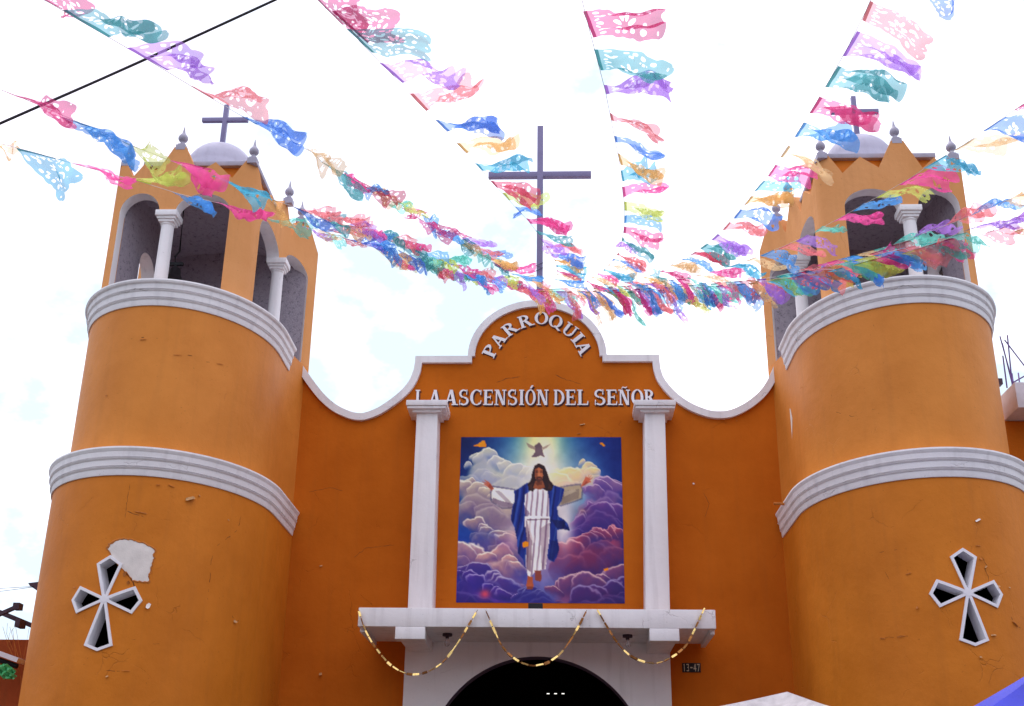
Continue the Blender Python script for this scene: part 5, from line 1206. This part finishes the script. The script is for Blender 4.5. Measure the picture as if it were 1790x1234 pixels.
for f_ in [('magenta', 1019, 20, 1037, 66, 1162, 42), ('teal', 1038, 86, 1050, 123, 1163, 132), ('purple', 1053, 140, 1062, 172, 1175, 158), ('salmon pink', 1063, 189, 1071, 217, 1159, 236), ('blue', 1072, 231, 1077, 254, 1161, 280), ('orange', 1079, 267, 1085, 288, 1159, 316), ('cyan', 1084, 294, 1089, 321, 1144, 294), ('hot pink', 1087, 327, 1090, 345, 1168, 333), ('lime green', 1091, 352, 1092, 368, 1160, 380),
           ('azure blue', 1092, 377, 1091, 390, 1157, 390), ('magenta', 1091, 395, 1090, 408, 1155, 428), ('teal', 1089, 413, 1086, 422, 1141, 456), ('purple', 1084, 426, 1082, 436, 1102, 431), ('salmon pink', 1082, 440, 1077, 447, 1130, 470), ('blue', 1074, 450, 1068, 458, 1125, 472), ('cream', 1066, 460, 1061, 466, 1116, 479), ('cyan', 1058, 468, 1052, 475, 1110, 488), ('hot pink', 1048, 476, 1042, 481, 1084, 491),
           ('cream', 1038, 482, 1032, 487, 1080, 497), ('magenta', 1030, 489, 1022, 493, 1058, 511)]: E_s.add(*f_)
F_s = Strand("paper flag string crossing before the right tower cross, pink flag on top", [(1560, -90, 5.8), (1521, 0, 6.8), (1498, 54, 7.1), (1465, 115, 7.5), (1433, 169, 8.1), (1405, 214, 8.7), (1356, 288, 10), (1315, 340, 11), (1255, 409, 13), (1205, 447, 15), (1152, 476, 18.5), (1094, 495, 22), (1010, 503, 27.5)])
for f_ in [('salmon pink', 1521, 1, 1507, 35, 1628, 80), ('purple', 1498, 54, 1473, 98, 1600, 126), ('teal', 1465, 115, 1442, 152, 1572, 163), ('magenta', 1433, 169, 1415, 198, 1528, 214), ('azure blue', 1405, 214, 1389, 240, 1498, 252), ('cream', 1378, 254, 1364, 275, 1450, 305), ('hot pink', 1356, 288, 1342, 308, 1424, 308), ('cyan', 1335, 316, 1318, 334, 1398, 314), ('orange', 1315, 341, 1299, 361, 1388, 352), ('blue', 1294, 366, 1282, 382, 1364, 390),
           ('salmon pink', 1275, 388, 1263, 402, 1337, 402), ('purple', 1255, 409, 1244, 419, 1306, 446), ('teal', 1236, 426, 1224, 434, 1287, 448), ('red', 1216, 440, 1205, 447, 1273, 455), ('azure blue', 1199, 451, 1185, 457, 1245, 467), ('cream', 1177, 461, 1168, 466, 1217, 473), ('magenta', 1161, 471, 1152, 476, 1207, 492), ('teal', 1143, 478, 1135, 482, 1162, 487), ('orange', 1130, 483, 1120, 487, 1165, 494),
           ('azure blue', 1110, 491, 1096, 495, 1124, 508)]: F_s.add(*f_)
F_s.fill(['salmon pink', 'lime green', 'cyan', 'magenta', 'cream'], [(1095, 494), (1020, 500)], 50, (5, 50), 15, 22, 8)
G_s = Strand("paper flag string from the right edge past the right tower finial, blue first", [(1880, 130, 7.4), (1785, 186, 8.2), (1718, 230, 8.8), (1654, 271, 9.6), (1571, 323, 10.4), (1490, 370, 11.2), (1423, 407, 12), (1359, 436, 12.8), (1263, 469, 14.5), (1180, 488, 18), (1100, 499, 22), (1000, 506, 27.5)])
for f_ in [('magenta', 1800, 174, 1772, 193, 1830, 192), ('blue', 1758, 204, 1718, 229, 1806, 236), ('cream', 1702, 242, 1668, 263, 1780, 252), ('cyan', 1654, 271, 1614, 294, 1709, 302), ('hot pink', 1606, 303, 1571, 323, 1668, 312), ('lime green', 1552, 333, 1532, 346, 1622, 342), ('azure blue', 1509, 356, 1490, 370, 1578, 352), ('hot pink', 1482, 373, 1456, 388, 1540, 387), ('mint green', 1438, 395, 1423, 407, 1478, 402), ('purple', 1411, 410, 1391, 422, 1464, 437),
           ('salmon pink', 1381, 425, 1359, 436, 1434, 444), ('azure blue', 1351, 437, 1329, 447, 1396, 462), ('cream', 1321, 450, 1300, 457, 1365, 470), ('cyan', 1290, 462, 1263, 469, 1332, 482), ('hot pink', 1250, 473, 1236, 477, 1294, 483), ('cream', 1226, 479, 1213, 483, 1272, 494)]: G_s.add(*f_)
G_s.fill(['mint green', 'hot pink', 'azure blue', 'cream', 'salmon pink', 'purple', 'cyan', 'magenta'], [(1212, 484), (1100, 499), (1005, 506)], 54, (5, 60), 15, 24, 9)
H_s = Strand("upper of two paper flag strings crossing the right belfry columns", [(1880, 308, 8.4), (1786, 341, 9.2), (1735, 361, 9.6), (1648, 397, 10.2), (1596, 415, 10.6), (1511, 446, 11.5), (1430, 468, 12.4), (1340, 484, 14), (1240, 496, 17), (1120, 504, 21), (1000, 510, 27.5)])
for f_ in [('orange', 1800, 336, 1750, 353, 1822, 344), ('azure blue', 1735, 361, 1694, 378, 1777, 352), ('salmon pink', 1690, 380, 1648, 397, 1722, 366), ('purple', 1640, 397, 1596, 415, 1657, 396), ('mint green', 1600, 418, 1552, 431, 1634, 416), ('hot pink', 1560, 432, 1511, 446, 1578, 458), ('azure blue', 1590, 440, 1560, 448, 1616, 462), ('lime green', 1528, 446, 1500, 455, 1568, 474), ('blue', 1500, 452, 1470, 462, 1540, 484), ('lime green', 1470, 462, 1436, 470, 1498, 476),
           ('azure blue', 1436, 470, 1400, 476, 1470, 492), ('magenta', 1415, 472, 1380, 480, 1456, 494), ('cyan', 1380, 480, 1345, 486, 1420, 492)]: H_s.add(*f_)
H_s.fill(['salmon pink', 'mint green', 'cream', 'azure blue', 'hot pink'], [(1590, 420), (1345, 486)], 64, (8, 38), 34, 36, 24)
H_s.fill(['purple', 'salmon pink', 'azure blue', 'hot pink', 'mint green', 'magenta', 'cyan', 'cream'], [(1345, 486), (1240, 496), (1120, 504), (990, 510)], 60, (15, 65), 19, 30, 10)
I_s = Strand("lowest paper flag string on the right, crossing the right belfry", [(1900, 350, 8.6), (1786, 378, 9.4), (1700, 400, 9.8), (1642, 418, 10.2), (1560, 444, 10.8), (1480, 466, 11.6), (1400, 484, 12.8), (1300, 497, 15), (1180, 505, 19), (1080, 510, 23), (985, 512, 27.5)])
for f_ in [('purple', 1800, 372, 1752, 388, 1830, 384), ('purple', 1730, 390, 1683, 404, 1786, 392), ('salmon pink', 1752, 400, 1710, 411, 1774, 418), ('orange', 1830, 390, 1772, 404, 1850, 408), ('mint green', 1689, 406, 1642, 418, 1718, 436), ('magenta', 1665, 416, 1630, 426, 1698, 448), ('salmon pink', 1640, 424, 1596, 436, 1668, 448), ('lime green', 1605, 434, 1575, 444, 1640, 459), ('hot pink', 1560, 444, 1520, 456, 1592, 466), ('lime green', 1526, 453, 1490, 464, 1560, 474),
           ('cyan', 1478, 466, 1440, 476, 1500, 490), ('orange', 1440, 476, 1408, 482, 1480, 480), ('red', 1404, 482, 1365, 488, 1440, 496), ('cyan', 1368, 488, 1330, 494, 1404, 500)]: I_s.add(*f_)
I_s.fill(['mint green', 'salmon pink', 'azure blue', 'lime green'], [(1640, 420), (1330, 493)], 62, (10, 45), 38, 34, 25)
I_s.fill(['cream', 'salmon pink', 'mint green', 'hot pink', 'azure blue'], [(1330, 490), (930, 506)], 46, (5, 60), 21, 26, 26)
I_s.fill(['cream', 'azure blue', 'salmon pink', 'purple', 'mint green', 'hot pink', 'lime green', 'blue'], [(1330, 493), (1180, 505), (1080, 510), (900, 508)], 56, (20, 72), 18, 28, 11)
for sd_, s_ in enumerate((A_, B_, C_s, D_s, E_s, F_s, G_s, H_s, I_s)):
    c0, c1 = s_.ctrl[0], s_.ctrl[1]
    near = at_d(c0[0], c0[1], c0[2]); far = near + (near - at_d(c1[0], c1[1], c1[2])) * 3.0
    s_.build(sd_ + 1, ([far, near], [GAB + np.array([0.02 * sd_ - 0.08, 0, 0.02 * sd_])]))
# corner flag of another string, cut by the top of the frame
s_ = Strand("paper flag string crossing the top right corner, one blue flag hanging in", [(1560, -60, 6.5), (1620, -18, 6.8), (1700, -40, 7.0), (1820, -70, 7.2)])
s_.add('blue', 1618, -14, 1672, -26, 1672, 24).add('teal', 1500, -70, 1550, -60, 1560, -30)
s_.build(40, ([at_d(1400, -120, 6.2)], [at_d(1950, -120, 7.5)]))
